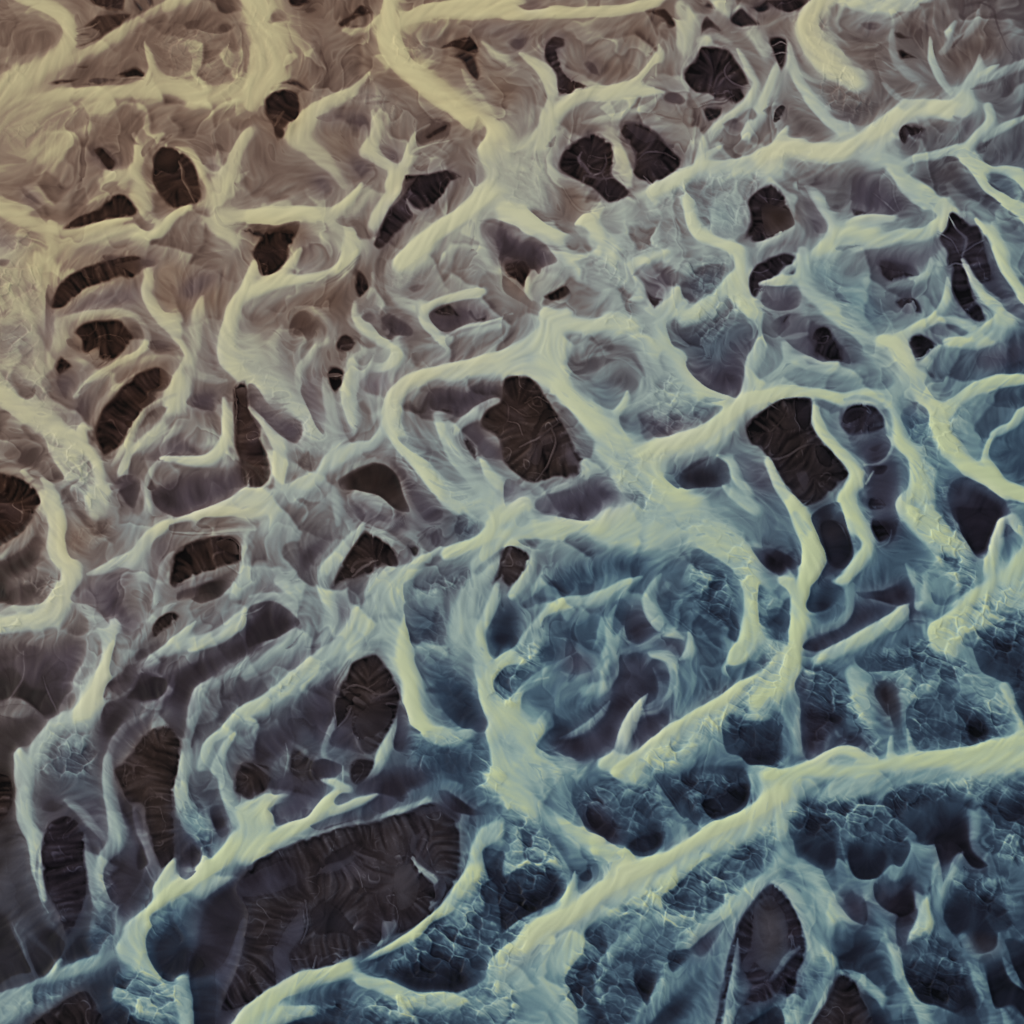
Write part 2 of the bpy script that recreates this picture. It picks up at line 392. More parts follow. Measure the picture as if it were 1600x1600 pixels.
# tile lines give the survey square; L lobes and shoals, S streams, D dry sand, R rippled reaches
CHART = '''
@ 0 0
L45b 0,2,8 12,4,10 25,10,10 36,15,4 39,19 34,27 22,33 8,35 -5,36
L34b -5,36 3,37,4 5,43,4 -5,53
S66y 10,-4,9 30,4,9 41,13,8 44,23,9 38,34,14 22,46,20 6,56,22 -6,64,20
S52b 80,2,6 72,10,2 60,14,2 50,18,3
D18b 55,-3 57,4 66,8 77,8 79,0 77,-4 # dark brown sandbar cut by the top edge, beside the bend of the yellow channel
D17b 81,-2 83,4 88,8 92,6 87,1
D13b 91,-1 94,5 98,5 97,-2
D17b 52,15 62,9 83,8 77,16 67,23 57,27 48,30 47,27 56,24 61,21 56,18 50,17 # brown striped sandbar of thin fingers in the elbow of the yellow channel
D10b 47,22 51,19 57,20 56,22 50,23
S54b 62,14,2 56,17,2 48,18,2
S56b 62,19,2 58,23,2 48,24,2
L46b 80,17 85,11,4 110,5,14 140,-2,14 147,10,3 147,17 135,21 115,15 100,15 90,20 82,21
S60b 118,-2,8 100,6,6 85,14,6 78,20,8 62,29,8 46,37,9
L50b 50,38,4 70,28,8 86,25,5 93,30,3 92,40,3 70,43,4 52,41,4
S66y 91,27,2 94,34,4 96,42,6 97,52,12
L22b,1.5 115,15 119,12 127,12 124,17 118,18
L28b,2 137,15 143,13 147,18 138,20
D18b 45,43 52,40 57,39.5 56,43 # small dark brown sliver of sand above a pair of longer slivers
D15b 30,52 37,49 54,48 44,53 33,54 # long black sliver of sand in the fork of the yellow channel
D13b 71,48 77,44 86,40 92,45 92,49 86,48 76,50 # black wedge of sand below the pale pointed spit
D22b 45,55 54,51 60,48 72,49 76,51 66,54
S66y 76,50,1.5 84,48,2 91,49,2
S66y 165,52,22 130,60,14 100,54,14 75,58,9 45,59,8 20,62,8 -4,70,12
S64y 97,50,10 104,51,8 110,49,4
L51b 103,45,2 104,35,3 110,28,6 130,24,10 150,28,10 160,35,10 148,42,8 125,49,6 107,51,3
L40b,1.5 106,50 120,47 135,43 146,39 132,46 118,50
L30b,2 103,41 108,39 111,41 107,43
S60y -5,80,34 20,76,30 45,70,16 70,66,8
L41b -6,78,8 10,78,8 14,86,10 6,97,8 -6,99,4
S60y -5,104,12 15,98,14 35,90,12 55,80,6
S48 0,100,6 15,100,3
L46b 53,75 58,69,3 80,67,6 110,71,8 140,66,8 165,60,8 165,78,8 130,80,12 100,80,8 78,81 68,78
L50b 60,80,4 74,81,3 81,90,3 83,104,2 78,108,3 70,100,8 60,91,6 46,95,8 37,106,6 34,118,4 32,128,3 35,105,4 48,88,4
L32p 36,112,4 40,102,3 50,95,6 60,92 68,94 74,102 72,107 65,106 55,104,4 45,107,4 38,112,3
D16b 57,94 62,91 67,94 73,101 71,106 66,107 61,100 # small brown comb of sand in a grey hollow left of the brown oval
L33p 36,124,5 38,115,5 50,110,5 60,107,4 61,113,5 50,119,6 40,124,6
S60 64,113,8 74,110,10 82,112,10 88,120,10
S62 84,84,4 86,100,7 82,113,10 87,126,9 92,136,8 99,142,5
S56 55,128,2 65,122,3 76,118,5 82,114,5
L32b,2 79,80 84,86 88,91 84,91 80,87
L40b,1 88,96 91,92 99,86 95,94 90,99
D18b 95,104 98,95 104,91 114,95 122,103 127,120 124,127 115,129 110,131 104,128 98,121 94,112 # brown striped oval sandbar with a pale ridge, between two pale branching arms
L12b,2 96,98 104,92 113,97 112,108 108,110 97,105
S44b 112,102,2 114,107,3 114,112,2.5 119,119,2.5 122,127,2
S60 110,93,2 119,96,4 124,103,4 128,112,4 132,118,5
L44 112,84,6 124,84,4 128,92,4 130,100 127,104 118,94,4
L46 124,80,4 131,86,4 138,94 140,97 130,93,2
L45 131,76,5 145,72,8 160,66,8 162,76,4 150,85,2 147,93 143,96 136,88,4
L24,1.5 131,91 137,89 143,95 138,95
L27p,1.5 129,103 135,102 141,106 137,109 132,107
L27p,2 126,97 130,103 132,103 129,98
L41b 2,122 6,116,3 12,113,5 25,117,6 33,128,4 34,136,2 31,141 27,137 23,131 14,127 6,124
L27p,2 12,115 18,118 27,126 23,129 16,124
S66y -4,128,10 12,136,10 28,143,10 38,146,14
L48u 0,140 10,137,6 22,142,4 26,150,2 21,158,4 5,162,6
L24p -6,138 2,141,2 5,147,2 9,155 13,165,3 -6,165
S68y 31,138,4 34,146,10 33,155,10 24,166,14
D16b 39,145 39,141 50,134 62,130 67,122 78,120 87,132 83,136 64,140 50,143 # brown wedge of sand with a straight lower edge along a pale ribbon channel
L30p,3 47,128 51,126 54,128 50,130
S72 38,148,5 60,143,5 82,137,3
S60 38,149,10 60,148,10 80,145,9 98,145,6
S70 92,147,5 101,143,6 107,135,5 117,129,4
L45 83,138,2 90,134,4 100,136,6 98,142,3 90,144 85,141
L50 113,133,4 120,128,4 138,125,6 132,131,5 120,136,5
S64 156,82,7 149,92,7 145,102,8 139,112,14 134,122,14
S62 156,108,2 148,112,5 138,116,10
S62 136,120,10 130,126,7 118,130,4
L44 146,114 152,112,3 162,104,6 166,112,6 155,120,4 149,118
L48 144,128 150,119 160,116,6 164,124,6 154,130,3
S62 138,120,16 138,132,14 132,140,10 146,150,8
S66 170,136,8 150,135,8 138,134,8
L54 38,158,4 50,150,6 80,149,8 120,142,12 140,140,10 140,150,10 110,156,6 60,157,4
L34b 140,141 152,138,3 170,137,3 170,143 150,141
L27p 64,160 80,157,3 92,158,3 100,162 96,166 70,166
D20b 150,144 158,141 170,143 170,148 158,148
@ 1 0
S70y -4,-5,26 5,15,26 8,35,26 0,55,20
L40b,3 6,14 12,4 19,8 19,14 10,16
D14b 19,0 22,5 29,5 36,2 34,-3 22,-4 # small black comb of sand in the top edge, right of the broad yellow channel
L22b,1 31,6 36,5 38,7 32,9
S56 27,8,4 27,16,3 28,20,2
L42b 20,16,3 24,22,3 24,32,2 21,40,3 18,30,4
L50 27,22 31,18,4 45,10,6 58,10,6 62,18,4 52,28,4 42,32,3 35,27
L28p,1.5 30,23 35,24 38,26 34,27
D14b 50,16 54,12 60,8 65,2 71,4 74,8 70,10 64,12 58,17 54,18 # dark slanted bar of sand with a notch, near the top edge
D11b 59,18 63,15 68,16 64,19
S60 55,19,4 62,20,5 70,18,4 76,11,4
L43b 58,26,2 66,22,3 80,14,3 80,30,3 72,32,3 62,30
L38b 67,38 72,32,3 80,34,3 83,44,4 78,52,4 70,52,4 66,46,4
L46 20,40,6 36,30,2 48,34,3 64,36 60,48,4 50,58,5 43,60 38,54,3 30,48,4
S58 36,30,2 28,36,5 20,42,8
S72y 84,-5,10 83,8,12 82,18,16 84,30,18 92,42,16 105,53,14 122,66,14 136,76,14 150,84,14
S70y 92,12,6 105,6,5 125,2,6 165,3,8
S70y 92,14,8 110,8,9 135,8,8 165,8,6
L54 90,18 100,11,5 125,12,6 165,15,8 165,24,8 130,20,6 112,24,4 106,34,3 103,42 95,34
L40p,3 124,15 140,14 165,17 165,21 140,19
D15b,1.5 114,30 120,26 133,22 139,32 136,34 126,31 122,30 116,31 # black hooked sandbar in a hollow under the long horizontal channel
D14b 119,34 124,33 131,31 137,36 141,48 138,52 132,46 128,38 121,37
L52b 110,40,3 115,32,3 126,32,2 128,40,3 134,50,4 144,60,4 152,78,2 146,74,3 130,58,4 116,48,4
S60 128,43,2 132,52,4 142,65,4 152,79,3
S58 140,26,3 148,34,5 162,42,5
L20p,1 146,37 152,40 160,47 154,43
L28,1 156,27 160,24 166,26 162,30
L46b 140,34,2 150,42,3 166,52,4 166,66,3 156,70,3 152,78 144,62,4
S58 154,76,6 158,68,5
D17b 4,66 3,62 8,57 18,55 27,58 29,66 27,76 22,83 18,88 14,90 11,86 10,80 5,73 # round brown sandbar ringed by a pale rim, left of centre top
D16b 9,54 16,50 24,49 33,54 37,59 32,58 24,55 16,53
S56 2,72,3 1,64,4 6,57,3 18,54,2 28,57,2
S40b 12,80,2 14,75,3 17,70,1.5
S66y 2,54,10 -4,66,6
S66 70,45,3 60,56,5 48,62,7 36,70,9 28,80,10
S62 28,78,12 24,86,14 34,92,10 40,98,10
S60 34,95,10 46,104,8 55,116,6
L56 42,56,6 60,58,6 90,55,10 110,60,10 100,72,8 90,85,6 70,70,6 50,66,5
L34p,1.5 60,60 72,58 78,60 70,62 62,62
L32p,1.5 68,64 80,62 84,63 74,66
L22,1 76,55 80,54 84,53 81,55
L38p 38,75 44,70,2 55,67,3 70,69,3 64,73,3 48,76
L36p,2 55,76 62,70 70,72 72,79 69,84 64,78
S60 73,70,4 76,80,6 72,88,7 66,94,6
L48b 38,80,4 46,78,4 58,84,4 64,92,3 60,98,4 60,106,4 54,106,5 46,98,6
L30p,3 57,100 62,95 70,100 76,106 82,112 80,114 72,108 66,113 62,108
L36p,3 74,90 86,92 94,97 90,104 80,100
S66 70,92,9 76,100,7 84,105,6 86,114,7
S66 108,77,2 100,83,3 96,92,3 93,101,5 89,108,6 84,116,10
S62 120,88,2 108,90,2 98,95,3 94,101,3
L38 100,82 106,76,2 114,72,3 122,76 119,86 110,89,2 101,92
D20b 104,84 110,80 116,77 120,76 119,82 110,86 106,87 # little dark leaf of sand inside a pale forked tip
L20p,1 108,74 112,73 120,76 121,79 114,76
L40b 94,80,2 108,70,5 120,68,6 132,78,4 142,90 138,93 126,88,3 122,78,2 112,70,3 100,77,3
L34p,2 102,97 108,96 111,98 106,99
L48 98,103 108,98,4 120,90,4 128,94,3 136,106 137,117 128,110,4 116,106,3 104,107
S72 150,82,8 142,90,12 150,100,20 156,112,24
L46,2 138,92 134,84 138,74 144,80 145,84 142,88
S66 133,112,2 137,118,5 145,117,8
L42p 133,110 136,105,3 140,112,3 139,117 136,117
D15p 92,109 100,108 110,107 120,105 130,111 122,115 118,122 112,129 104,136 96,140 88,146 81,153 76,156 72,152 76,144 80,132 85,122 92,115 # large dark brown wedge of sand in the fork left of the pale diagonal channel
L36b 95,124 98,128,2 102,134 103,140 98,142 94,136,3 90,130,3 96,133,3
S52 95,124,2 98,131,3 103,136,4 98,142,4
L22b,3 84,122 92,112 104,109 96,120 90,128 84,130
L42b 72,146,4 82,142,4 94,140,3 90,148,4 80,154,4
S66 88,112,4 88,118,7 80,128,8 72,140,7
L48 28,118,6 34,106,4 44,108,4 48,120,2 38,122,4
L42p 28,114,5 36,105,3 44,108,2 48,119 46,122 36,121,3
S72 66,115,4 60,124,7 46,135,9 20,133,8 -4,135,8
S60 70,120,10 64,130,12 56,142,16 60,155,14
L46 48,137 54,132,4 66,128,5 76,128,6 72,140,3 66,150 62,148,2 62,141 56,141
L54 25,128,6 45,122,6 44,128,4 20,132,4
S64 44,134,8 48,140,6 44,148,10
L50 0,128 4,120,4 16,112,5 28,114,5 24,124,3 14,128
L52 38,140 42,136,3 54,144,4 56,156,3 52,165,3 44,152,3
S70 55,141,3 58,148,7 56,160,8 52,170,8
D13b 1,150 6,142 18,140 28,140 25,150 20,162 14,172 10,178 2,172 -2,160 # dark rounded block of sand under the long pale bar at upper left
L20b -4,140 10,139,2 28,139 26,150,2 16,148,2 6,146,2 -4,150,3
L40b 24,150,3 29,140,2 36,142,3 38,155,3 34,170,3 26,166,3 22,160,3
L38p,3 30,152 35,150 36,158 30,160
S76 165,106,16 145,122,16 125,138,14 100,156,14 85,168,12
S62 165,130,22 140,142,18 118,156,16
L34p 140,140 146,137,2 165,143,3 165,170,3 150,170,4 143,156,4 138,150,3
L22p,2 138,138 150,137 165,142 165,146 150,141
S54 136,148,3 134,156,3 145,166,3
L44 118,160,4 126,150,4 134,150,3 136,162,3 128,172,3
@ 2 0
S70y -4,9,7 30,8,7 60,7,6 85,3,6 95,-2,5
L46b -4,1,2 20,2,4 40,0,4 30,5,3 8,6,2
L36p,2 2,4 14,2 24,6 10,8
L52b 20,18,2 40,14,4 60,14,6 72,10,4 66,22,4 62,30,4 70,40,3 84,42,2 80,48,3 60,40,5 46,26,5
L24p,2 -2,26 4,24 12,22 8,30 0,32
D20p,2 21,26 26,22 33,24 33,30 28,32 30,40 34,48 44,52 48,56 40,60 33,59 29,62 27,54 26,46 20,38 # ragged brown strip of sand running down beside a pale curved arm
D15b 35,52 41,50 48,55 42,58 36,59
L22p,1.5 44,40 48,37 53,41 55,47 50,46
L44b 34,36,2 44,42,3 56,50,4 64,54,3 56,56,3 40,46,3
L42b 42,32,3 60,36,3 74,40 79,46 68,52,3 62,52,3 52,44,3
S66 4,34,3 14,40,6 22,50,8 24,62,8 20,74,12
S54b 20,24,3 16,30,3 8,34,3
S50b 35,38,3 42,45,3 56,52,3 63,56,2
L44b 69,20 76,12,3 86,10,3 92,16,2 86,21,2 90,28 88,34 78,30,4 70,26
D18b 82,7 92,5 97,5 102,12 103,17 97,18 94,12 86,9 # dark curled sandbar at the right shore end of the top channel
L28b,2 92,18 98,18 98,26 93,24
S66 92,28,2 92,34,5 87,42,6 78,50,6 66,56,7 56,60,5
L10b 84,34 88,33 87,36
L50b 90,40 104,36,4 116,32,3 110,40,3 96,48,3 80,52 84,46
L30p,2 80,50 92,49 100,49 90,52
S62 105,4,10 108,14,12 106,28,10
S58 125,-3,10 138,8,10 150,20,10 158,34,8
D13p 119,11 122,9 127,13 132,18 129,20 124,18 119,22 117,24 117,17 # small black hooded sandbar above the round black island
S56 117,26,5 126,22,4 136,26,4
D13p 117,30 122,28 130,28 136,30 140,38 146,46 149,53 144,55 146,60 141,64 137,66 132,62 126,64 122,60 115,59 110,54 106,48 108,42 113,38 # large round black island ringed by a pale rim near the top right
D12p 117,68 124,65 132,66 130,72 122,77 119,73
L30p,2 131,42 135,37 138,42 135,48 142,53 150,54 140,57 128,58 118,60 128,54 132,49
S48b 135,38,1.5 132,43,1.5 133,48,1.5 139,53,1.5 148,55,1
S46b 117,67,1.5 124,64,2 132,63,2 138,59,1.5
S64 140,30,3 146,42,4 152,52,4 148,62,5 138,70,5 126,80,5 118,92,6
S52 117,28,2 108,40,2 106,50,2 112,60,3 118,70,3 121,78,2
L20p 94,62 97,58 104,59 108,63 105,66 98,65
L27b 88,71 94,72 106,76 98,75
L50b 78,70,2 90,66,3 110,66,3 118,76,3 117,84 108,78,3 90,74,3
S70 94,58,3 80,57,7 60,58,9 44,59,8 34,64,9 24,74,10 17,86,10
L52 27,80 30,75,2 44,70,3 70,70,4 80,67,3 60,76,3 40,78
L38u,2 25,81 28,78 33,79 30,82
S60 92,60,3 80,68,4 60,73,4 44,76,4
L56b 33,84 36,82,2 50,80,3 60,76,2 68,82,2 72,88,2 76,96,2 77,104,2 82,114,2 85,121,2 78,124,2 74,120,2 68,112 64,108,2
D13p 31,94 34,90 42,85 50,82 55,82 60,86 65,91 64,96 66,102 63,108 67,112 72,116 76,121 70,125 60,128 55,123 50,118 46,117 40,114 32,110 28,106 29,99 # dark brown island with a pale twisted ridge, left of two joined by a clay neck
S46b 44,94,2 42,99,3 46,104,3 50,109,3 58,107,2
S50b 58,96,1 59,102,1.2 56,107,1.5 48,111,1.5
S42b 64,111,2 54,111,2 46,110,3 44,115,3
L48b 29,112 38,114,2 46,117,3 50,124,2 59,129 55,134,2 44,138,2 36,138 30,128,3
S56b 32,118,1 38,128,1.5 46,133,1.5 58,130,1
D15p 67,82 71,76 80,76 90,82 100,92 106,98 105,104 102,107 95,113 88,117 84,114 78,112 74,108 76,102 75,94 71,88 # dark lobed island of combed brown sand, right one of two joined by a clay neck
L25p 70,76 80,75,2 92,80,3 108,94,3 115,100 105,99,3 95,92,3 84,94,3 75,88,2
S48b 78,100,1 84,95,2 94,95,1 102,99,1
S44p 82,109,1 86,114,2 89,118,2
L50b 92,74 104,76,2 116,82,2 115,96,2 108,92,3 98,80,3
S60 113,100,3 118,92,5 124,84,5 130,80,4
L18p 118,80 122,77 120,82 117,83
L32p,2 130,78 138,73 148,78 150,83 142,82
S68 132,90,2 126,94,4 120,98,7 116,102,8
L12p 129,88 132,84 131,89
L44 132,92 140,86,3 152,82,4 165,84,4 165,94,3 148,98,3 138,98
L16u,1 156,69 160,66 166,67 160,70
S66 165,42,7 158,60,8 152,72,10 146,84,8
L38u,3 144,70 150,66 154,72 150,76
S72 165,97,5 140,101,5 118,104,7 102,112,10 88,120,10
S66 165,106,14 140,106,12 120,112,16 108,122,16
L50u 107,116 112,110,3 130,107,5 150,107,6 146,116,5 130,123,4 114,125
L54u 118,132 114,124 130,122,4 148,116,5 145,132,3 140,142,3 134,150 124,150,2
L33p,1.5 123,146 128,144 135,151 130,152
S74 108,125,6 110,135,7 116,146,9 128,152,8 140,157,8
S66 -4,104,30 10,112,26 14,126,20 10,138,14
S66 22,80,14 8,100,24
L54 24,88 28,84 26,91 20,92
S74 -4,132,14 12,138,12 26,145,12 44,152,12 56,160,12
L46 10,130 16,128,3 30,136,3 40,144 44,149 36,148,2 22,142
S78 40,140,3 47,138,9 52,144,8 56,152,9 62,162,10
L52 58,146,4 70,136,4 88,126,6 100,128,6 106,140,6 102,156,6 84,162,6 68,162,4
S58 72,140,6 68,150,7 66,160,6
L28p -4,142 6,143,3 16,148,2 24,156 28,165 -4,168 # violet brown lens of shoal below the fork of the upper centre channel
L20p,2 12,154 15,153 16,157 13,160
L20b,1 70,147 77,147 74,148
L40b 150,124 156,118,4 166,114,3 166,134,3 156,134,4 148,142,3
D13p 148,150 150,144 156,140 168,141 170,148 160,152 150,152
@ 3 0
D14p -4,-2 4,4 10,8 16,8 22,5 28,5 29,-2 # black sandbar cut by the top edge at the head of a broad pale channel
D16p -24,8 -16,3 -10,9 -4,13 -6,16 -18,17 -26,14
D10p -12,4 -6,1 0,-3 2,5 -6,8
D16p -41,3 -38,0 -34,2 -34,6 -39,5
S52b -24,19,3 -10,17,3 0,15,3 10,11,3 24,8,3
L42b 0,20,2 12,14,3 18,16,3 15,24,2 6,20,2
D12p 0,22 6,21 12,22 13,25 12,36 11,44 9,49 6,44 3,36 1,30 -1,26 # tall black pocket of sand crossed by pale threads, left of the broad channel
S44b 2,28,1 8,25,1.5 12,27,1
S44b 2,34,1 8,32,1.5 12,33,1
S56 12,20,3 14,30,3 13,40,4 8,50,6 3,62,7
S72y 38,-4,12 28,6,14 24,16,16 28,28,18 36,40,20 44,46,18 54,52,14
S62 38,-2,6 56,2,10 80,3,10 100,-1,6
L50 32,16 36,8,4 56,4,5 80,6,5 84,9,3 72,18,3 60,22,4 50,28,2 48,32 40,24,2
L20p,1.5 57,14 64,13 73,14 70,18 62,18
L24p,1.5 73,12 81,10 78,12
L34p,2 16,34 20,32 23,38 20,40
L42b 48,32 56,24,4 74,20,4 76,34,3 74,40,3 58,38,3 52,36
L38b 80,9 90,6,3 106,18,2 112,26,3 124,20,3 130,14,2 132,4,3 142,4,3 144,20,3 152,32 158,36 150,36,3 138,38,3 120,50,3 112,48,3 104,36,3 90,24,3
D17b 79,19 83,18 87,21 91,24 84,25 80,23 # small dark leaf of sand above a darker twin in a brown hollow
D8b 80,31 84,29 89,32 95,37 89,37 83,38 # small pitch black leaf of sand in a brown hollow at upper right
S54 78,18,4 78,28,4 80,38,5 88,48,6 98,54,5
S52 72,38,2 80,44,4
L42b 58,38,2 68,40,3 80,46,4 94,52,4 106,62,3 100,66,4 88,66,4 72,52,4 60,44
S58 72,52,4 80,60,4 88,66,4
S64 100,23,3 102,38,5 108,50,5 114,58,5
L36b 102,26 108,24,2 112,30,3 116,36,2 108,38,2 104,34
L16p,2 106,60 108,58 111,66 108,66
L42b 98,40,2 102,48,3 110,58,2 106,60 100,52,2
S54 112,20,3 114,26,5 108,32,5
S52 132,6,3 130,14,4 122,22,4 116,24,4
S62 117,14,4 112,20,5
L14p,1.5 114,29 118,24 124,20 118,28
L16p,2 119,8 124,10 123,14 120,12
S14p 123,4,2 127,2,3 134,1,2 141,5,1.5 144,16,1.5 148,26,1 153,34,2
L46 142,2,3 150,8,3 160,14,3 166,8,3 166,30,3 156,34,2 146,20,3
L38b 94,2 104,0,3 112,8,3 118,14,2 110,18,3 100,10,3
S16p 88,8,1 96,15,1.5 104,19,1.5 110,21,1.5
L20p,2 152,36 156,32 160,36 157,38
S60 132,34,3 130,44,7 124,54,8 122,60,7
S64 144,40,2 138,44,4 128,50,6
S62 118,56,6 120,62,10 112,68,12
S54 165,38,6 145,45,6 132,52,6
L42 126,55 132,51,2 150,44,3 166,40,4 166,52,4 150,55,4 134,55
L18p,1 128,54 138,52 143,52 134,55
L44 44,46,4 56,52,4 72,54,5 80,60,4 83,68,4 72,74,4 60,78 50,76 40,74,3 34,66,3 24,50,5 20,40,5
L38p 34,66,4 44,68,4 54,70,3 56,77 46,75 38,73
S66 13,26,4 16,46,7 24,60,8 36,74,8 46,82,10
S50 0,65,3 10,62,4 18,62,6
L36 -4,70 6,65 16,66,2 26,72,3 34,80,3 40,86,3 30,90,3 14,86,2 10,84,2 14,76,2
D15p,1 3,75 5,68 9,65 12,67 9,74 5,77
L24p,1.5 12,86 18,83 21,87 16,88
L24p,1.5 20,92 28,88 36,88 28,92
S66 12,80,4 8,86,5 4,94,8
S74y -4,98,12 10,93,11 28,96,12 44,94,14 58,88,14 70,80,14 82,71,13 100,68,12 116,68,12
S66 50,74,2 52,84,5
S66 120,60,8 126,66,10 118,70,8
S64 83,66,5 88,68,6 96,66,6
L46 126,62,3 136,66,3 140,78,3 166,66,5 166,50,5 140,54,4 128,58,2
S66 136,66,6 138,76,7 130,84,7 122,92,7
S60 160,72,4 145,80,5 134,88,4
L40p 114,72 122,70,3 128,66,3 131,74,3 124,84 118,78,2
D14p 81,82 84,78 92,77 100,80 98,84 92,85 86,90 82,87 # small black fan of sand under the long diagonal channel at right
L42 84,90 92,82,3 100,78,2 112,84,3 122,86,2 112,93,3 92,97,2 84,100,2 81,96
S46 96,82,1 92,88,1.5 88,92,1.5
S64 118,92,8 100,97,5 90,99,5 82,104,6
L40 84,104 92,99,2 112,97,3 104,102,3 97,106,3 94,113 86,110
S64 60,96,14 74,98,14 80,106,12 88,116,12 96,122,12 106,128,12
S60 76,86,2 78,96,8
L46 38,104 48,97,4 60,96,6 70,100,4 62,104,4 52,110,4 44,116,3 36,110,3
L38p 52,120 54,110 60,104,2 70,106,3 78,112,3 84,120,3 92,124,2 90,130,2 80,134 66,138 56,138,3 50,132,2 # mauve fan of shoal veined by pale lines, in the upper right
S48p 71,107,1 78,114,1.5 79,123,1.5 82,132,2
S50p 66,120,1 74,126,1.5 80,132,2
L40p 22,108 34,108,4 46,104,4 48,112,3 44,118,3 38,120,3 36,126,3 28,118,3
L45 36,124 42,116,3 50,108,3 56,106,2 52,116,2 52,124,3 48,128 45,133 38,132
L15p,1.5 38,132 42,128 45,129 45,132
D22p 52,130 58,130 66,134 72,136 60,139 54,136 # small purple brown wedge of sand above a pale forked tongue
S68 45,144,8 56,138,7 68,136,6 78,136,5
S54 52,126,3 48,134,4 44,144,6
S66 18,116,5 28,124,7 36,136,9 42,146,8
L40p 18,116 24,114,2 34,128,3 40,140,2 36,146 28,144 22,128,2
S50 18,112,3 21,128,3 25,142,4
D15p -6,118 2,114 8,118 13,126 14,134 16,140 8,144 2,146 -4,146 -16,150 -12,138 -14,126 # brown combed sandbar with a crisp right edge on the upper right delta
L26b -4,128 6,128 13,132 16,140 8,144 -2,146
S58 15,142,4 10,146,4 0,150,6 -6,152,6
L42p -6,158,3 2,150,3 18,146,3 30,146,3 26,156,3 14,158,3
S70 66,146,10 44,148,10 34,156,12 24,168,14
S64 44,152,7 62,151,8 82,147,8 96,146,7 106,140,9
S72y 108,140,8 112,130,9 116,122,6
S62 92,124,10 104,132,10 112,128,8
L30u,2 90,128 94,130 100,138 96,136 92,133
L44 94,134 102,128,3 106,136 102,139 96,138
L42u 42,156 46,152,2 62,152,4 66,154,3 54,154 46,157
L42p 55,158 70,153,3 90,152,4 105,148,3 108,160,3 90,170,3 60,166,3
S68 120,96,10 130,106,8 140,120,8 152,128,8 164,136,7
S66 132,106,7 146,106,8 158,112,8 164,122,6
L42u 134,108 144,105,2 156,111,2 158,120,2 156,126 148,121 138,113
L15u,1 136,112 142,115 148,121 142,118
L30 108,98 118,98 124,108,3 134,116,3 144,124,3 150,132 157,140 154,144 146,138,3 128,126,3 116,122 114,114,2
L18p,1 134,122 139,122 148,128 140,126
L42b 98,110,3 106,106,2 118,106,3 124,112,3 116,116,2 108,114,2
L22b,1 111,104 116,98 118,105 114,106
L40 130,92 136,88,3 150,82,4 166,78,4 166,106,4 152,106,2 140,105 132,98
L26p,3 142,98 148,96 150,102 144,104
S54 112,116,5 118,124,8 130,130,8 142,142,10
L50 140,140,6 166,140,8 166,170,8 145,170,6
S62 156,128,5 162,138,6
S66 130,138,4 138,146,6 146,160,8
D14p 105,150 110,143 112,134 116,132 122,136 126,140 132,141 136,152 140,168 142,176 128,176 118,174 112,160 # large black island veined by pale winding threads, near the right edge
S42 113,136,1.5 118,144,2 124,150,3 122,160,3
S40 106,146,1 115,150,1.5 120,158,1.5
S40 136,150,1 128,154,1.5 122,158,1.5

@ 0 1
S61 -5,-2,24 10,10,40 8,30,40 6,50,36 8,70,34 20,90,18 30,102,10
L54u -6,44,6 12,36,8 24,46,6 26,60,4 14,68,6 -6,66,8
L46u -6,70,4 8,70,5 18,78,3 23,84 20,90 12,91 4,85,3 -6,80,3
L30,1 -2,4 2,2 7,3 5,6 0,6
L48b 28,26 33,14,3 40,6,3 60,2,2 90,-2,2 60,10,3 44,20,2 36,30,2 32,36
L44p 28,28 31,18 34,34,2 36,40,2 34,58,4 29,62,3 28,44
D15b 30,30 34,22 40,14 50,8 64,3 78,0 88,0 86,10 82,16 76,15 70,17 60,19 52,22 46,28 38,33 32,34 # long brown sandbar shaped like a wing, beside the broad yellow water at left
L28b,2 70,6 84,2 90,0 86,12 78,10
L44p 38,34,2 50,26,2 62,20,2 78,16,3 90,16,3 90,30,2 80,32,3 66,34,3 50,38,2 36,42
L34,1 54,34 60,32 66,33 58,34
S52 36,38,3 50,26,3 62,19,3
S58 34,42,4 44,38,5 58,35,4 74,34,4 86,38,4 92,48,4 90,56,4 80,66,3
S58 36,40,5 36,52,6 33,62,6 31,70,6
S54 40,40,6 41,50,5
D13b 44,48 48,43 56,39 66,38 75,38 80,44 85,50 80,56 76,62 70,66 64,66 58,62 52,62 49,58 49,52 # round black brown island with a cream flake inside, on the left side
L30b 41,52 46,50,2 50,54,2 52,62,2 58,66,2 46,60,3 42,56
L50b,.8 54,60 58,57 62,56 62,64 58,65 56,62
S40b 60,55,1.5 64,52,1 70,52,1
S46b 62,69,1.5 67,66,1.5 69,62,1.5
D13b 34,70 37,62 42,64 46,69 42,73 37,76 # small black pebble of sand under the round black brown island
S52 40,64,2 48,64,4 52,68,3 50,72,3
L38p 36,76 44,72,2 56,68,3 68,68,2 56,76,3 46,84,3 41,90
L17b,1.5 53,78 58,74 65,70 58,78
S62 90,58,3 80,64,4 66,72,5 54,80,4 46,88,4
S50b 110,60,6 96,64,5 80,68,5 66,76,5
D15b 58,112 58,104 61,96 68,88 76,80 86,73 98,68 104,72 110,80 104,84 94,86 98,90 92,95 88,100 85,106 80,112 76,118 68,124 64,125 60,118 # large brown teardrop island of combed sand, left of centre
L9b,2 76,103 80,102 83,104 80,108
L27b 100,70 110,78 106,84 96,86 98,90 88,96 84,92,3 92,85,2 98,80,2
S54 57,112,3 58,104,4 62,94,4 72,84,4 84,75,3
S64 52,106,5 50,112,6 47,118,5
L50 40,110 39,98 44,90,3 48,88,2 48,98,2 47,114 43,115
L46p 49,88 56,84,3 66,80,3 64,86,3 58,92,2 52,104,2 48,112 48,100
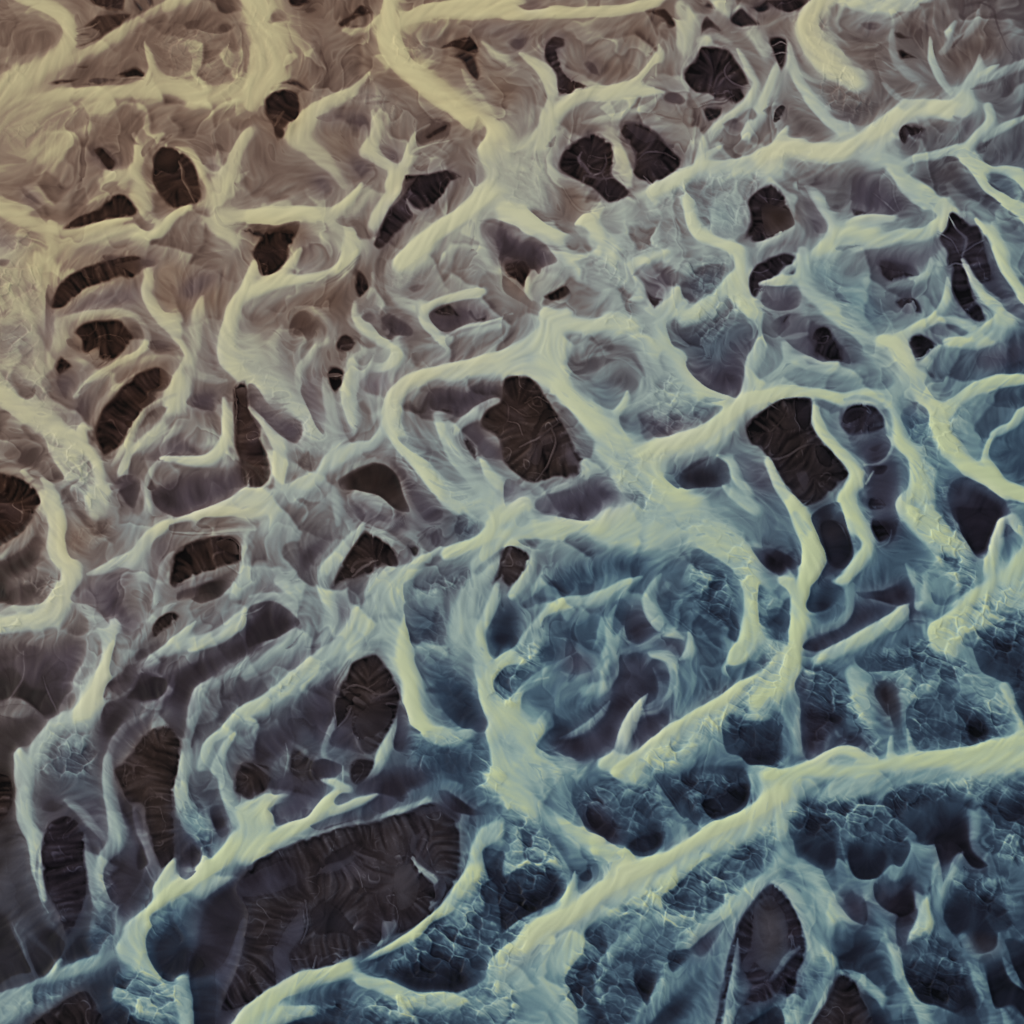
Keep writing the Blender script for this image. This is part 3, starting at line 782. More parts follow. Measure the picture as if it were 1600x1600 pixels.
L50u 48,86 54,80 66,73,3 60,82,3 52,88,2
S68 -5,84,10 10,94,12 24,104,14 36,112,14 46,116,10
S70 36,108,10 44,120,10 54,122,8 60,132,8 64,148,8
S64 36,120,14 40,134,12 50,142,14 60,152,16 62,165,16
L30 -6,102 2,97 7,100 6,106,2 2,112,2 -6,116
L34 2,126 8,117,3 18,112,4 30,116,3 36,128,2 40,138 36,142 30,141 24,136,2 14,132,3
L42 -6,126 6,120,5 20,112,4 10,118,4
L48u 32,146 40,138,3 50,136,3 58,144,3 56,158,3 46,160,2 40,158
S62 26,140,4 31,148,7 32,164,7
S54 -5,135,2 10,134,3 18,138,3 26,150,4 26,165,3
D15b -8,136 4,136 14,138 22,145 26,155 22,160 14,168 4,176 -8,182 # brown half disc of sand cut by the left edge, with straight combing
S64 92,10,6 92,24,8 98,36,8 106,42,10 114,52,9 118,60,6
L50b 94,0,4 120,0,8 150,6,3 156,10 150,14,2 132,22,4 124,32 110,36 102,34 97,24,3
L40p,4 110,22 120,10 140,10 150,12 130,20 118,30
L47b 118,32,3 126,20,3 146,14,3 146,30,3 138,40,3 132,52,3 128,40,4
S64 126,26,4 122,38,10 122,52,10 118,66,10 112,80,12 106,92,10
S60 108,36,3 112,44,5 116,56,5
L24b 137,48 138,41 142,37,2 140,46,2 136,50
L40 92,56 93,52,2 100,50,3 110,52,2 113,57 106,59 98,58
L34p,1 93,53 100,51 110,55 105,56 98,54
L22,1 97,45 100,46 98,47
L36p,3 131,52 138,50 140,60 138,70 133,72
S70 160,6,6 152,24,8 146,34,10 142,50,14 142,62,16 150,72,12 165,80,14
L44 152,34 156,28,3 166,22,3 166,40,2 156,40
S66 112,82,10 108,96,12 106,104,10
S60 108,104,12 96,112,10 84,122,8 76,134,7
S58 116,72,6 130,76,6 142,77,3
L33p 116,92 124,82,3 140,78,3 150,74,2 144,82,3 138,90,3 134,96 122,96 # small mauve wedge of shoal left of the tall brown strip of sand
L46b 118,100,2 126,96,2 134,94,2 138,108,2 138,114,4 128,104,3
S50 106,104,8 120,106,8 130,114,7 138,120,6
L34p 86,126 96,120,2 106,112,2 114,110,2 124,118,2 134,122,3 130,128 118,126,2 106,128 96,128
L30,2 85,108 92,98 102,94 106,96 96,104 90,106
S58 110,88,4 98,92,2 90,97,2.5 84,104,4 78,118,4 70,130,4
L46 80,122,2 96,112,3 94,124,3 88,134 84,138,2 78,136,3
L22p 74,144 76,140 84,136,2 88,140 86,152 84,157 79,154 77,150
L30p 68,142,2 76,137 84,136 76,144 70,146
S68 140,88,4 141,104,6 140,116,7 132,126,7 116,128,5 100,126,4
D18b 146,80 154,76 156,84 158,96 164,110 166,140 160,132 148,124 146,108 145,92 # tall dark brown strip of sand beside a thin white vertical stem
L14b,1.5 147,82 154,81 155,94 150,92
S52p 147,82,1 148,92,1 147,104,1
L32p 94,150 98,142,2 106,136,3 122,132,3 138,130,3 150,126,2 160,134,3 166,148,2 150,150,3 140,158,3 120,166,2 108,162 100,158 # rounded mauve shoal under the foot of the thin white vertical stem
L24p,6 100,160 98,146 110,146 112,158
S60 98,128,3 94,134,3 92,142,4 92,158,5 86,168,7
L42 100,130,2 116,126,2 104,138,2 96,146 92,144
S62 165,150,7 148,152,5 134,158,6 122,162,5
@ 1 1
D14b -4,-4 16,-2 22,0 17,8 12,14 5,14 2,6
L26b,1 2,-4 4,8 6,14 2,10
S66 28,-4,4 22,4,4 16,12,5 4,18,7
S72 64,-4,4 56,6,7 44,14,9 20,16,8 -4,22,9
S58 48,14,6 32,20,8 10,26,8 -4,34,5
L48p 20,12,2 26,4,3 34,2,3 40,10,2 30,14,2
S40b 65,1,1 54,11,1.5 44,18,1
L42b 10,30,4 36,18,4 54,10,3 62,4,3 72,8,2 62,14,3 60,28,3 70,26,3 64,36,4 62,46,3 40,40,4 20,38,3 0,40,3
D14b 61,15 62,8 66,8 70,13 72,19 70,23 65,26 62,23 # small black triangular pit of sand beside a pale channel
S60 72,10,3 74,18,4 70,26,4
L56 74,6,5 100,4,8 110,14,6 104,20,4 92,26,3 86,28,2 82,20,4
L28p,1.5 94,20 100,17 106,18 99,23
L28p,1.5 90,30 97,26 102,30 96,31
L50b 108,8,4 124,14,4 134,20,3 140,26,3 124,28,3 114,24,4
S60 82,4,6 84,18,10 90,28,8 100,32,8
S62 62,28,4 62,38,5 70,48,7 80,52,9
L48 68,34 76,30,4 90,33,4 104,42,4 110,50 104,52 96,50,2 84,52 76,48
L22p,1.5 78,40 84,36 98,46 96,50 86,49 80,44
L28p,1.5 66,38 72,34 76,40 70,42
S64 102,32,5 104,42,6 112,50,6 116,58,6
S70 142,22,5 128,25,4 112,30,4 104,34,5
L48 110,56 112,50,3 118,54,2 119,60 114,64 109,66,2
L34p 107,38 112,32,2 124,27,2 138,26,2 146,32,2 153,38 146,40 134,42 118,48 110,44
D17b 109,36 116,32 121,30 126,34 129,38 124,39 114,39
D18p 132,36 134,33 138,38 144,36 144,40 138,41
S62 160,36,4 142,42,3 128,45,3 119,50,4
S60 160,42,4 140,46,4 126,50,3
L52 118,52 130,46,3 150,44,3 165,44,4 165,50,4 140,54,2 122,58
L48p 110,66 122,58,3 150,56,3 165,50,3 150,60,3 130,66,2 112,70
S72y 165,60,8 140,66,8 115,72,8 96,78,9 86,88,9 83,100,9
S66 165,68,9 140,72,8 120,74,8
L48p 64,78 68,72,3 80,68,4 98,70,3 92,78,2 84,86,2 78,88 68,85
L48 64,86 72,85,2 82,88,2 80,98,2 74,100 68,99 64,94
S64 88,52,6 87,64,8 80,70,6 72,70,5
S56 72,68,6 65,76,5 58,84,6 55,94,7 58,104,7
L50b 0,40,2 18,38,3 12,52,3 10,64,3 18,76,3 24,84,3 10,80,4 0,60,4
L30b 21,46 24,37 30,35 40,37,3 46,45,3 44,52,3 36,54,3 30,50,2 22,50
S58 16,44,4 10,54,7 12,66,5
S56 25,33,3 36,34,3 46,42,3 48,50,4 40,56,4
L44b 36,58,2 46,52,2 50,58,3 58,62,2 54,68,3 44,68,3
D12b 49,56 52,50 57,48 63,51 64,55 60,60 56,62 51,60 # small black barred pit of sand with pale ribs, topmost of two stacked pits
D16b 50,63 57,64 58,66 54,66
D9b 44,72 46,68 52,68 56,71 55,80 53,84 50,88 46,82 # small black shield shaped pit of sand with a pale rim, lower of two stacked pits
L22b,1 45,73 52,72 55,75 46,76
S58 66,52,4 67,60,4 62,62,4
S60 37,56,4 32,64,5 26,72,5 27,82,5
S64 -4,54,16 4,70,18 16,84,14 28,96,12 36,108,14 40,120,14
L46p 28,82 34,70,2 42,70,2 42,84,2 44,100,2 42,112 36,104 30,90
S60 42,76,3 45,90,7 48,108,8 52,124,7
S64 60,66,5 58,80,8 57,94,9 62,106,9
L36p 50,92 53,88 55,98,2 60,108,2 63,116 60,118 54,108
L50 58,108,4 66,98,4 78,100,2 74,108,2 72,114 66,119,2
S66 78,108,7 72,118,6 60,120,8 48,128,10
S58 76,100,8 80,108,6
L36p -5,80 0,80 10,92,2 22,98,3 30,102,2 28,112 24,117 18,114 10,110,2 0,106
S64 -4,94,4 8,108,5 14,120,6 15,138,9
L52 22,120,4 32,110,4 44,114,2 47,122 42,130,2 34,138 28,134,2 18,142
L32b 18,142 20,132,2 25,132,2 30,132 34,139 28,136 24,142
D20b -12,100 -2,108 6,118 10,128 10,138 4,145 -4,146 -10,140
S66 46,126,9 38,138,10 24,146,14 8,152,14 -6,150,12
S62 20,150,10 6,160,10 -10,166,8
L50 31,153 38,150,2 45,148 43,154 36,157 32,157
S56 46,150,4 40,158,5 30,165,5
L36p 66,124 74,118,3 82,118,3 90,124,2 100,138,2 108,150,2 118,162 104,168,2 90,148,3 80,132,3 # smooth mauve grey shoal running down the left bank of the hooked channel
L18b 50,140 56,136 64,131 72,128 82,130 88,136 92,148 96,160 86,158 76,150 62,147 53,146 # smooth brown tongue of shoal under a pale arched rim, left of centre
S56 74,126,4 60,132,4 50,140,4
S56 48,144,4 49,156,5 50,168,4
L30p 52,158,2 60,150,2 72,152,3 84,160,3 96,164,3 96,176,3 60,168,3
S70 84,92,9 82,104,10 88,114,10 96,124,9 106,136,9 118,150,10 132,162,10
L40 91,96 92,90,3 106,84,3 112,82,2 108,92,2 106,98 96,98
L30p 106,88,2 112,82 130,80,2 165,76,2 165,86,2 145,90 136,94 122,96 110,96
D15b 114,97 118,92 124,93 130,98 122,100 # tiny barred black oval of sand at the foot of a pale hook channel
L36p 112,92 130,88,2 146,88,2 138,96,2 132,100 124,102,2
L46u 88,114 100,110,3 110,116,2 120,130,2 130,142,2 137,148 134,152 124,146,2 110,132,2 98,124
S62 112,100,6 116,112,6 122,126,8 132,138,9 142,148,10 150,160,12
S60 136,98,6 126,106,5 124,112,4
S66 122,150,14 138,156,16 158,160,14
L34p 128,110 138,100,2 148,112,3 160,122,2 162,132,2 150,130,2 142,126
D15b 138,106 142,97 150,92 165,86 176,96 178,110 166,116 158,119 150,115 142,110 # big brown black bowl shaped island with a torn right side, under the arching channel
D18b 128,116 131,113 136,118 139,126 137,130 132,124
L32p,2 132,128 138,132 144,140 138,134
S66 140,128,3 145,138,6 154,148,8
@ 2 1
L48b -5,0 8,2,2 14,8,2 22,4,2 26,14,3 40,22,3 46,30,2 38,30,3 20,20,3 8,28,2 -5,20
D14b -5,2 10,2 12,10 10,16 12,20 8,22 2,16 -4,12 # dark sliver of sand beside an upturned clay blade
D14b 19,24 26,20 34,18 38,24 34,28 26,29 20,27 # small dark comb of sand at the tip of a clay blade
L24b,1 14,0 18,4 18,10 16,12 13,6
S46p 20,-2,2 22,6,3 20,14,3 14,18,3
S50 36,14,3 43,20,4 43,28,4 38,38,5
L44b,1 -5,12 6,22 16,29 26,36 20,36 8,30 -5,22
S60 10,14,4 9,22,4 12,27,3
S70 62,-6,12 66,10,12 74,24,12 84,38,14 92,52,14 104,68,14 116,82,14 130,92,12
S60 40,-4,24 55,14,22 66,30,22 76,42,18
S64 70,8,4 80,3,5 96,0,6
L40p 74,10,2 84,4,3 98,3,3 104,10,3 104,20,2 98,26,2 90,32 82,20,2
D17p 82,18 88,24 96,28 92,33 89,35 85,28 # small brown triangle of sand in the crotch of a pale fork
L26p,1 74,14 80,8 84,6 79,13
S66 103,18,2 104,26,5 96,34,7 92,44,9
L50u 105,12,3 114,4,4 130,2,4 139,10,2 134,20,2 126,28 118,31 110,29 106,22
L22p,1.5 106,24 112,23 118,30 112,29
L50b 20,30,3 44,30,3 60,34,4 74,36,3 60,40,3 44,42,3 36,38,3
S72 20,36,10 34,42,10 48,44,10 60,42,10 76,44,10
S70 34,36,8 24,46,14 8,58,14 -8,64,10
L44 -5,36 10,38,3 16,42,3 6,50,3 -5,56
S72 24,50,20 22,66,20 30,82,14 42,96,14 54,108,18 66,118,18
S68 -5,72,8 10,72,8 22,76,10
L34 35,67 42,58,3 52,50,4 70,52,5 82,60,3 84,76 80,74,2 70,66,3 56,72,2 42,75
L46 35,68 38,62,2 50,58,2 66,57,3 54,64,2 40,69
S56 78,58,4 64,60,4 50,62,3 42,66,3
L20p,1.5 74,62 79,65 84,74 80,72
L36 54,80 60,72,3 70,66,3 80,74,2 82,82,2 74,88,2 66,82,2
L50u 40,80,4 52,72,3 60,76,3 68,84,2 70,90,2 64,97 54,94 46,88,3
S68 72,84,3 70,92,5 64,99,6
S58 82,76,4 82,84,8 78,94,8 70,104,9
L42u 66,102 70,98,3 80,94,3 86,108,2 90,116,3 84,121 76,120 70,112
L42p 80,102 84,96,3 96,94,4 110,98,4 130,100,3 126,106,2 116,108 106,112 96,116 88,112
L36u 108,100 116,92,3 132,94 130,100 120,104
S60 82,60,14 92,74,18 104,88,14
L46u 97,42 106,36,4 120,34,4 136,34,4 142,28,3 148,34,4 154,46 152,56 148,66,2 146,80 141,89 134,87 124,82 114,76 108,64,2 100,54
L38p 108,66 114,58,4 126,62,5 136,50,4 150,44,3 153,54 148,66,2 146,80 141,89 132,86 120,81 112,74 # grey mauve scoop of shoal in the fork above the central junction
S68 138,14,9 130,24,12 118,34,12 106,38,12
S70 140,-2,6 143,10,8 142,24,10 148,34,8
S62 156,50,6 152,62,9 148,76,9 144,88,8
L38 158,52 155,40 158,35 166,34,2 166,60,2
S62 154,38,5 155,48,4
L60 116,84,4 126,86,4 134,90 120,92
D14p 148,24 147,14 152,6 160,2 170,-2 176,6 170,14 158,20 152,27 # black bean of sand in a smooth pale socket at right
S74y 165,86,10 148,90,12 136,100,13 122,110,13 104,116,13 88,121,14 78,126,16
S76 66,120,16 78,128,20 86,138,18 98,148,14 110,156,14
S66 60,120,20 72,138,22 76,152,22 84,168,22
L40u 94,138 96,132,3 108,126,3 124,124,3 136,120,3 124,126,2 112,130,2 108,136,2 104,146 98,142
L28 104,140 108,132 120,126,2 132,122 140,130,3 140,140,3 130,144 116,144 108,146 # dark grey lens of shoal just right of the central channel junction
S60 128,124,3 136,128,5 140,140,5 148,148,6
L36p 138,124 152,124,3 165,130,3 165,152,3 150,148,3 142,138,3
L18p,1 106,134 114,128 126,124 120,128 110,134
S60 131,143,2 138,150,6 152,158,9
D15b -6,76 8,74 16,78 22,88 28,98 32,106 36,112 42,120 47,126 44,130 46,138 36,140 28,138 18,142 8,142 -6,130 -10,110 # large torn brown island with ragged pale veins, left of the central junction
L9b,1.5 17,98 21,95 26,97 27,101 22,102 18,108 12,114 10,112 15,104
S38b 18,98,1.2 8,100,1.5 -2,94,1.2
S40p 4,120,1.5 10,116,2 20,110,2 28,104,1.5
S38p 14,140,1 22,128,1.5 26,116,1.5 24,108,1
S36b 8,92,1 16,88,1 22,92,1
S40p 6,112,1.5 4,106,1 -3,104,1
L34p 28,112,2 36,112,2 44,124,2 46,132,2 32,132,3
L26p,1.5 10,128 16,114 20,114 16,130
L44p -5,140 10,144,2 26,136,2 46,132,2 40,142,2 20,146,3 8,160,3 -5,160
L32p 14,154 20,146,2 32,140,3 44,136,3 60,134,2 70,146,3 78,150 74,160,3 60,168,3 44,166,2 26,164,2 16,160 # violet combed shoal below the large torn brown island
S48 46,126,2 44,136,3 34,144,3 22,148,3
@ 3 1
L54u -4,34 12,-4,3 24,-4,4 46,-4,4 50,14,3 66,10,3 70,28,3 78,44,2 78,52 70,53,3 56,44,4 36,28,4 22,20,2 14,34,4
L40 50,2,3 62,0,3 70,4,2 68,14,3 62,16,3 68,28,3 60,24,4 52,16,3
D15p -2,2 8,-2 17,-1 19,3 14,8 8,9 2,8
D17p 9,15 14,10 20,6 19,12 14,16 # tiny dark fin of sand just below the black bean
L34p -4,20 8,20 20,18,2 22,26,2 18,33 6,34 -4,30
S62 20,-4,5 20,12,8 24,22,9 36,32,10 50,44,10 62,54,10
S64 -5,18,4 10,16,4 18,14,4
S48 -4,34,3 10,36,3 22,36,3
D14p 69,6 70,1 76,2 84,6 90,10 94,13 88,14 78,17 72,14 # small black wedge of sand with slanted pale scratches, at right
L24p 68,4 74,-2,2 90,2,2 94,13 84,10 74,8
S54 100,2,4 99,10,4 94,14,4 84,17,4 76,19,4
S50 108,-2,6 106,8,5 100,10,4
L44 74,22 86,16,2 96,16,2 106,22,2 110,10,2 114,14,2 112,30,3 104,40,3 94,42,2 84,36,2 78,32,2
D15p 79,28 82,25 88,24 94,27 97,34 95,37 88,34 82,33 # little black eye of sand inside a grey ring at right
L42p,1 85,30 90,28 93,32 90,36 84,34
S54 71,26,2 72,34,2.5 77,42,2.5 79,50,3
S60 112,14,4 110,28,5 104,38,5 92,44,5 80,52,6
L44 78,38 84,36,2 96,38,2 88,43,2 80,46
D13p 114,10 118,6 124,8 127,18 129,26 134,32 137,38 136,42 130,42 124,38 117,30 114,22 # tall smooth black slab of sand in a pale sleeve near the right edge
D15p 110,2 114,-4 120,-2 120,4 116,5 113,8
D17p 126,2 130,-2 136,-2 140,8 141,16 136,18 130,18 127,10 # narrow ribbed black strip of sand to the right of the smooth black slab
L30p 140,2 144,6,2 150,20,2 158,28 165,34 150,34,2 146,30,2 136,22,2
L15p,2 146,32 152,30 165,36 165,42 154,38
S52 113,6,2 118,4,2 124,6,2
S60 122,2,4 128,16,4 134,26,4 142,32,6 146,36,5
S62 144,38,6 136,46,6 124,52,6 112,54,5
S68 142,-4,6 148,10,6 156,20,7 166,30,8
L50 148,4,4 166,0,5 166,24,4 156,18,2
L24p 100,46 108,41,2 118,44,2 126,48 118,51,2 108,50
D12p 86,55 89,50 95,48 101,51 107,56 101,62 96,67 93,71 89,65 # black pit of sand with a pale splinter, at the top of the right junction
S48 92,65,1.5 96,64,1.5 100,60,1.5
S60 107,40,4 116,40,4 128,46,5
S74y 70,54,8 80,56,10 84,66,12 90,76,12 96,88,12 106,98,14
S62 108,56,3 100,64,6 95,74,5 98,88,5
L48 98,80 100,72,3 108,62,3 120,54,4 132,52,4 132,62,3 124,74,3 116,84,2 112,92 106,92
S60 150,40,12 138,52,9 122,54,7
L38p 131,60 136,54,2 150,50,3 166,48,3 166,74,2 154,78,2 140,74,2 132,70
L26u,1.5 142,74 150,68 162,64 160,76 148,76
S68 166,76,6 146,78,8 128,84,8 118,92,8 110,98,10
L36 136,90 140,84,2 150,80,2 166,76,2 166,96 150,96 138,94
L50 120,92,3 136,86,3 136,96,2 150,97,2 138,102,2 134,112,2 124,118,2 113,104
L30 132,112,2 136,102,2 148,98,3 160,100,2 152,108,2 140,110,2 136,120,3 134,128 130,128 132,118,2
S62 165,96,8 158,98,6 152,106,5 140,112,5
S66 140,112,4 138,118,5 136,128,6 142,136,6
L40u 140,114 146,110,2 154,106,2 166,104,2 166,140,2 158,144,2 150,142 142,132,2 138,124
S72 106,98,14 108,112,16 112,120,16 122,130,12 136,138,10 150,146,10 166,152,10
L32p,2 83,98 90,90 98,94 100,99 96,108 90,114 86,108
L46u 82,100 90,90,3 98,94,3 100,100 96,110 90,114 85,108
L52u 98,130 106,126,3 114,130,3 118,138,3 112,146,3 106,148 100,140
L22p 112,150 114,140 120,137 132,142 146,150 152,160 156,170 140,180 124,170 116,164 # dark violet leaf of shoal against the pale stem at the right edge
S70 74,90,8 76,102,9 82,116,9 92,126,10 94,142,14 94,158,16
S62 60,88,14 74,88,14 84,82,18
L50 28,82 40,74,3 60,73,3 72,76,4 66,84,4 50,86,3 34,84
S62 -5,80,8 8,72,7 14,66,8 22,66,6
S56 22,66,7 40,70,9 60,72,9
L40p,3 23,64 30,66 36,68 26,69
S68 -5,90,5 12,84,6 30,86,6 44,89,7 60,88,8
S58 10,50,5 12,62,6 14,68,6
L34p 2,42 12,36 24,36,2 34,42,2 44,52,2 50,62 52,68 44,68,2 34,66 22,60 10,52
D12p 7,42 10,37 14,36 13,40 10,44
D13p 27,48 30,44 36,42 41,46 43,54 46,62 48,66 42,66 38,66 32,62 28,60 30,54 27,52 # black kidney of sand with a mauve web of threads, right of centre top
S40p 34,50,1 38,50,1.5 36,54,1 32,54,1
L14p,1 28,60 32,60 32,64 28,62
S48 8,52,4 16,50,4 24,48,4
L42 44,44,2 52,48,2 62,58,2 64,66,2 54,68,2 48,58,2
L28p 58,56 66,62,2 80,72 78,75 70,72,2 62,66,2
L22,1 66,66 72,68 78,74 72,72
S56 62,60,8 72,66,10 78,70,8
D13b -12,118 -14,108 -6,98 6,90 18,88 28,88 29,96 28,104 34,114 42,122 50,132 52,136 44,144 36,152 28,156 18,158 14,152 8,142 0,130 -6,120 # biggest black island of cracked sand on the right, ringed by white rims
L8p,1.5 17,90 27,89 28,102 24,110 20,106 17,98
L9,1 2,118 7,117 7,123 3,123
L8,1 30,119 35,118 40,126 39,131 34,129
S36b 0,127,1.5 10,125,1.5 22,119,1.5 30,117,1
S36 12,96,1 9,103,2 2,110,1.5
S34 0,93,1 8,97,1.5
L30p,3 16,134 26,132 28,140 22,148
S48b 16,156,2 20,156,1.5 26,152,1
S62 0,128,5 6,142,6 14,156,7 20,166,7
S64 29,92,4 32,108,5 40,118,5 52,130,7 56,140,8
L44 32,96 38,92,2 46,92,2 44,102,2 48,112,2 58,122,2 60,128,2 50,122,3 38,112,2
D20p 45,100 48,93 58,90 66,92 73,100 74,106 70,110 64,112 56,112 50,112 45,106 # purple brown dome of combed sand to the right of the biggest black island
L12p,2 46,100 50,94 60,93 62,98 50,104
S52 47,90,3 60,88,3 72,96,4 76,108,3 77,118,3
L34p 50,112 62,112,2 72,110,2 77,118 72,128 64,130 56,124,2
L20p,1 62,120 72,117 68,122
L20p,1 62,126 70,124 66,128
L28p 58,132 66,128,2 80,124,2 84,140,2 84,156,2 78,164,2 64,156,2 60,142
L15p,1 60,131 74,130 72,136 62,136
S56 74,112,3 78,120,3 70,128,3 60,130,4
S66 58,136,7 50,146,8 46,156,10 44,170,10
S62 66,134,4 62,142,4
D14p 61,154 64,150 70,150 75,156 72,160 64,160

@ 0 2
D15b -8,-8 12,-4 22,0 16,10 8,18 -8,24
S50 26,-4,3 22,6,4 14,16,4 6,24,4 -5,30,4
L20 -6,30,2 8,24,3 18,14,3 26,12,2 28,24,3 24,36,3 10,46,4 6,54 -6,52
L26b,3 18,16 24,13 27,22 22,30
S66 31,-6,10 34,8,12 34,24,12 40,34,12
S72y 36,2,5 38,12,6 38,28,5 44,36,8 40,48,12 32,60,14
L46b 41,14 44,6,4 58,0,4 76,2,4 70,16,4 60,24,4 50,30 44,30
L54 54,36 68,26,3 78,14,4 90,0,4 96,6 92,16,3 78,26,3 64,34,3
L54u 64,4,4 76,-4,4 92,-4,4 96,6,2 90,16,3 72,24,4
L32 6,56 6,48 16,40,3 28,36,3 36,40,2 34,50,3 28,58 18,60 10,59
L42u 22,46,3 28,38,3 37,38,3 36,48,3 30,56,3
S68 43,38,12 40,52,14 32,64,16 16,68,12 -6,70,14
S56 -6,58,5 6,60,5 20,62,6
L46u -6,76 10,72,3 30,72,4 46,72,4 40,78,4 20,80,3 8,84,2 -6,87
L24p -6,90 8,84,4 16,82 30,80,4 46,76,4 54,82,2 53,94,2 50,104,2 46,112 40,116 34,128 28,130 22,124,2 10,118,3 -6,120
L14,4 -6,100 8,94 20,108 30,110 34,124 26,128 12,118 -6,118
L40p 22,88,3 34,80,4 48,78,3 54,86,2 50,104,3 42,114,3 36,124,2 34,112,4 26,98,4
S38 14,86,2 13,104,1.5 4,118,3
S40 26,102,1 30,114,1.5 36,126,1.5
S52 52,58,6 58,66,6 56,80,6 54,94,7 48,106,8
S58 50,60,5 62,68,8 66,80,10
L47p 44,54 50,42,3 64,34,3 80,26,3 96,18,3 92,36,3 84,46,3 80,58,3 92,64,3 92,68,2 86,74 82,77 76,76 68,70 64,62 56,58 48,58
L50 52,40,4 70,30,4 96,14,3 96,34,3 92,52,3 84,44,4 70,42,4
L54 80,30,3 98,14,4 100,30,3 96,50,3 88,60,3 82,44,3
L24p,5 68,56 72,44 80,58 84,70 80,76 70,70
S70y 165,0,5 138,0,7 118,4,5 104,8,6 94,14,6 88,20,6
S64 92,18,8 82,28,9 64,36,5 54,40,3
S62 72,70,9 68,84,11 64,100,13 56,116,16 50,128,16
S74y 71,84,6 66,98,8 60,114,10 50,127,11
L52 74,76 86,78,2 92,70,2 88,84,2 80,92,2 70,103,1 68,98 72,84
L40p 96,18 106,14,2 114,16,2 106,28,2 104,46,3 98,60,2 94,58,2 92,44,3
S52 108,26,4 102,32,4 99,46,4 96,60,5
D13b 105,40 106,30 110,23 118,18 126,15 140,14 148,16 152,22 152,32 146,34 134,38 124,41 116,44 110,49 105,46 # smooth chocolate brown sandbar with a curled corner, left of centre
L20b,2 134,20 140,17 148,19 151,28 144,27
S30b 136,19,1 144,17,1 150,22,1 150,30,1
L24b 112,46 122,42,2 136,38,2 150,33,2 146,44,2 138,52,2 128,58,2 118,56,2 110,56
L16u,2 124,46 142,42 146,44 138,54 124,56
S44p 106,52,3 118,46,4 132,42,3
L22b 118,55 128,50 136,52 130,56 124,58
L38 106,8 116,3,2 124,4,2 124,10,2 140,13 120,14 108,14
L42b 123,8 128,3 150,1,3 165,3,3 165,11,2 140,10 128,10
S58 104,12,2 120,13,2 140,13,3 165,10,4
L20b,1 108,14 130,13.5 150,13.5 130,14.5
D14b 93,78 94,70 100,65 108,62 112,66 108,72 102,76 96,80 # small brown dark pocket of sand between two pale ribbon arms
S54 109,58,2 100,62,4 94,68,4 90,76,5 84,84,5 76,94,5
L13u,2 84,92 86,86 96,82 104,80 92,90 84,95
S62 121,69,2 114,76,4 104,84,4 94,92,5 86,98,5
L32p 64,118 66,108,1 74,100,2 86,92,2 96,88,2 100,92,2 92,100,2 80,108,2 70,114,2
S46 66,118,2 76,114,3 86,104,3
L40p 88,98 98,92,2 108,84,2 124,72,3 140,62,3 150,56,3 152,66,3 140,78,3 120,86,3 106,98,2 100,102 92,101
S56 160,58,7 148,68,8 132,78,8 116,82,7 104,88,5
S62 160,62,3 148,72,4 134,81,4 118,87,4
S58 156,14,8 155,26,8 152,40,7 146,54,6
S62 166,8,10 160,24,9 156,40,9
L23p 88,100 104,100,2 118,90,3 136,82,3 152,70,3 166,60,2 166,84,2 156,90,2 142,98,2 130,108,2 122,118,2 116,138,3 108,128,3 98,122,3 86,122,3 80,112,3 # broad plum dark shoal between two pale ribbons, left of the grey brown oval island
L18p 78,116 84,106,2 96,102,1 104,104 104,114 98,119,2 84,120,2
S40p 108,102,3 105,112,4 98,120,4
L17p 64,122 74,116,2 84,116,2 86,126,3 78,134,2 72,144,2 68,152,2 66,166,3 58,166,3 60,146,3
L32p 66,150,2 72,140,2 80,130,2 88,126 97,122 96,130,1 90,138,2 82,146,2 74,158,2 70,166,2 66,166
S42 97,122,2 88,128,3 78,134,4 70,144,5 66,160,5
D16b 76,156 82,148 90,138 98,134 108,132 114,144 112,166 100,172 80,172 73,168 # tall brown black slab of sand in the lower left, between two pale stems
L38p 98,120,2 108,124,2 114,134,2 116,144,2 108,138,2
S50 160,88,4 148,98,4 134,106,4 124,112,6 120,126,6 118,142,7 116,160,7
L30 126,124,2 134,112,2 146,104,2 140,114,2 134,126,2 128,140,2 120,148 122,136
L22 131,140 134,126,2 142,110,2 152,100,2 164,94,3 164,110,2 150,122,2 140,134,1 134,142
L42p 132,134,3 142,112,3 158,100,4 166,94,4 166,108,3 150,122,4
S58 166,118,6 150,126,6 140,136,7 130,146,8 126,160,8
L38 140,152 140,146 150,134,2 160,128,2 168,124,2 168,148,2 156,150,2 144,154
S60 146,140,4 138,150,6 134,162,6
L22 -6,122,2 8,120,2 22,122,3 28,130,3 22,142,3 14,156,3 10,170,3 -6,170
L38 -6,122 10,120 22,122 26,128,2 14,132,2 4,128
S58 40,128,8 32,138,12 22,150,12 14,166,14
L46u 26,150,3 36,138,3 50,130,3 58,130,3 58,148,3 56,170,4 28,170,4
L54u 42,134,3 50,126,3 60,130,3 52,140,3 44,142,3
@ 1 2
L34p 58,-2 76,-2,2 90,-4,2 110,10,3 122,14,3 120,20,3 112,22 106,18,2 92,8,2 76,6,2 66,6
L24b 66,8 78,6,2 90,10,2 102,22 102,27 98,28 92,22,2 82,14,2 72,10
D14p 93,20 99,20 102,23 101,27 98,28
L30p,2 107,12 113,10 115,18 111,18
S46 56,-2,3 66,6,3 82,14,3 90,24,3 99,29,3
L46b 54,0 70,2,2 88,6,2 100,16,2 108,22,2 104,16,2 90,4,2 74,-2,2
D13b 46,48 48,42 53,30 60,18 66,9 72,12 80,16 88,24 91,32 88,37 80,35 72,40 64,42 56,44 52,46 # dark kite shaped island with swirling pale veins at its foot, centre left
L28b 58,36,1 62,30 70,28,1 74,30 66,34,1 60,38
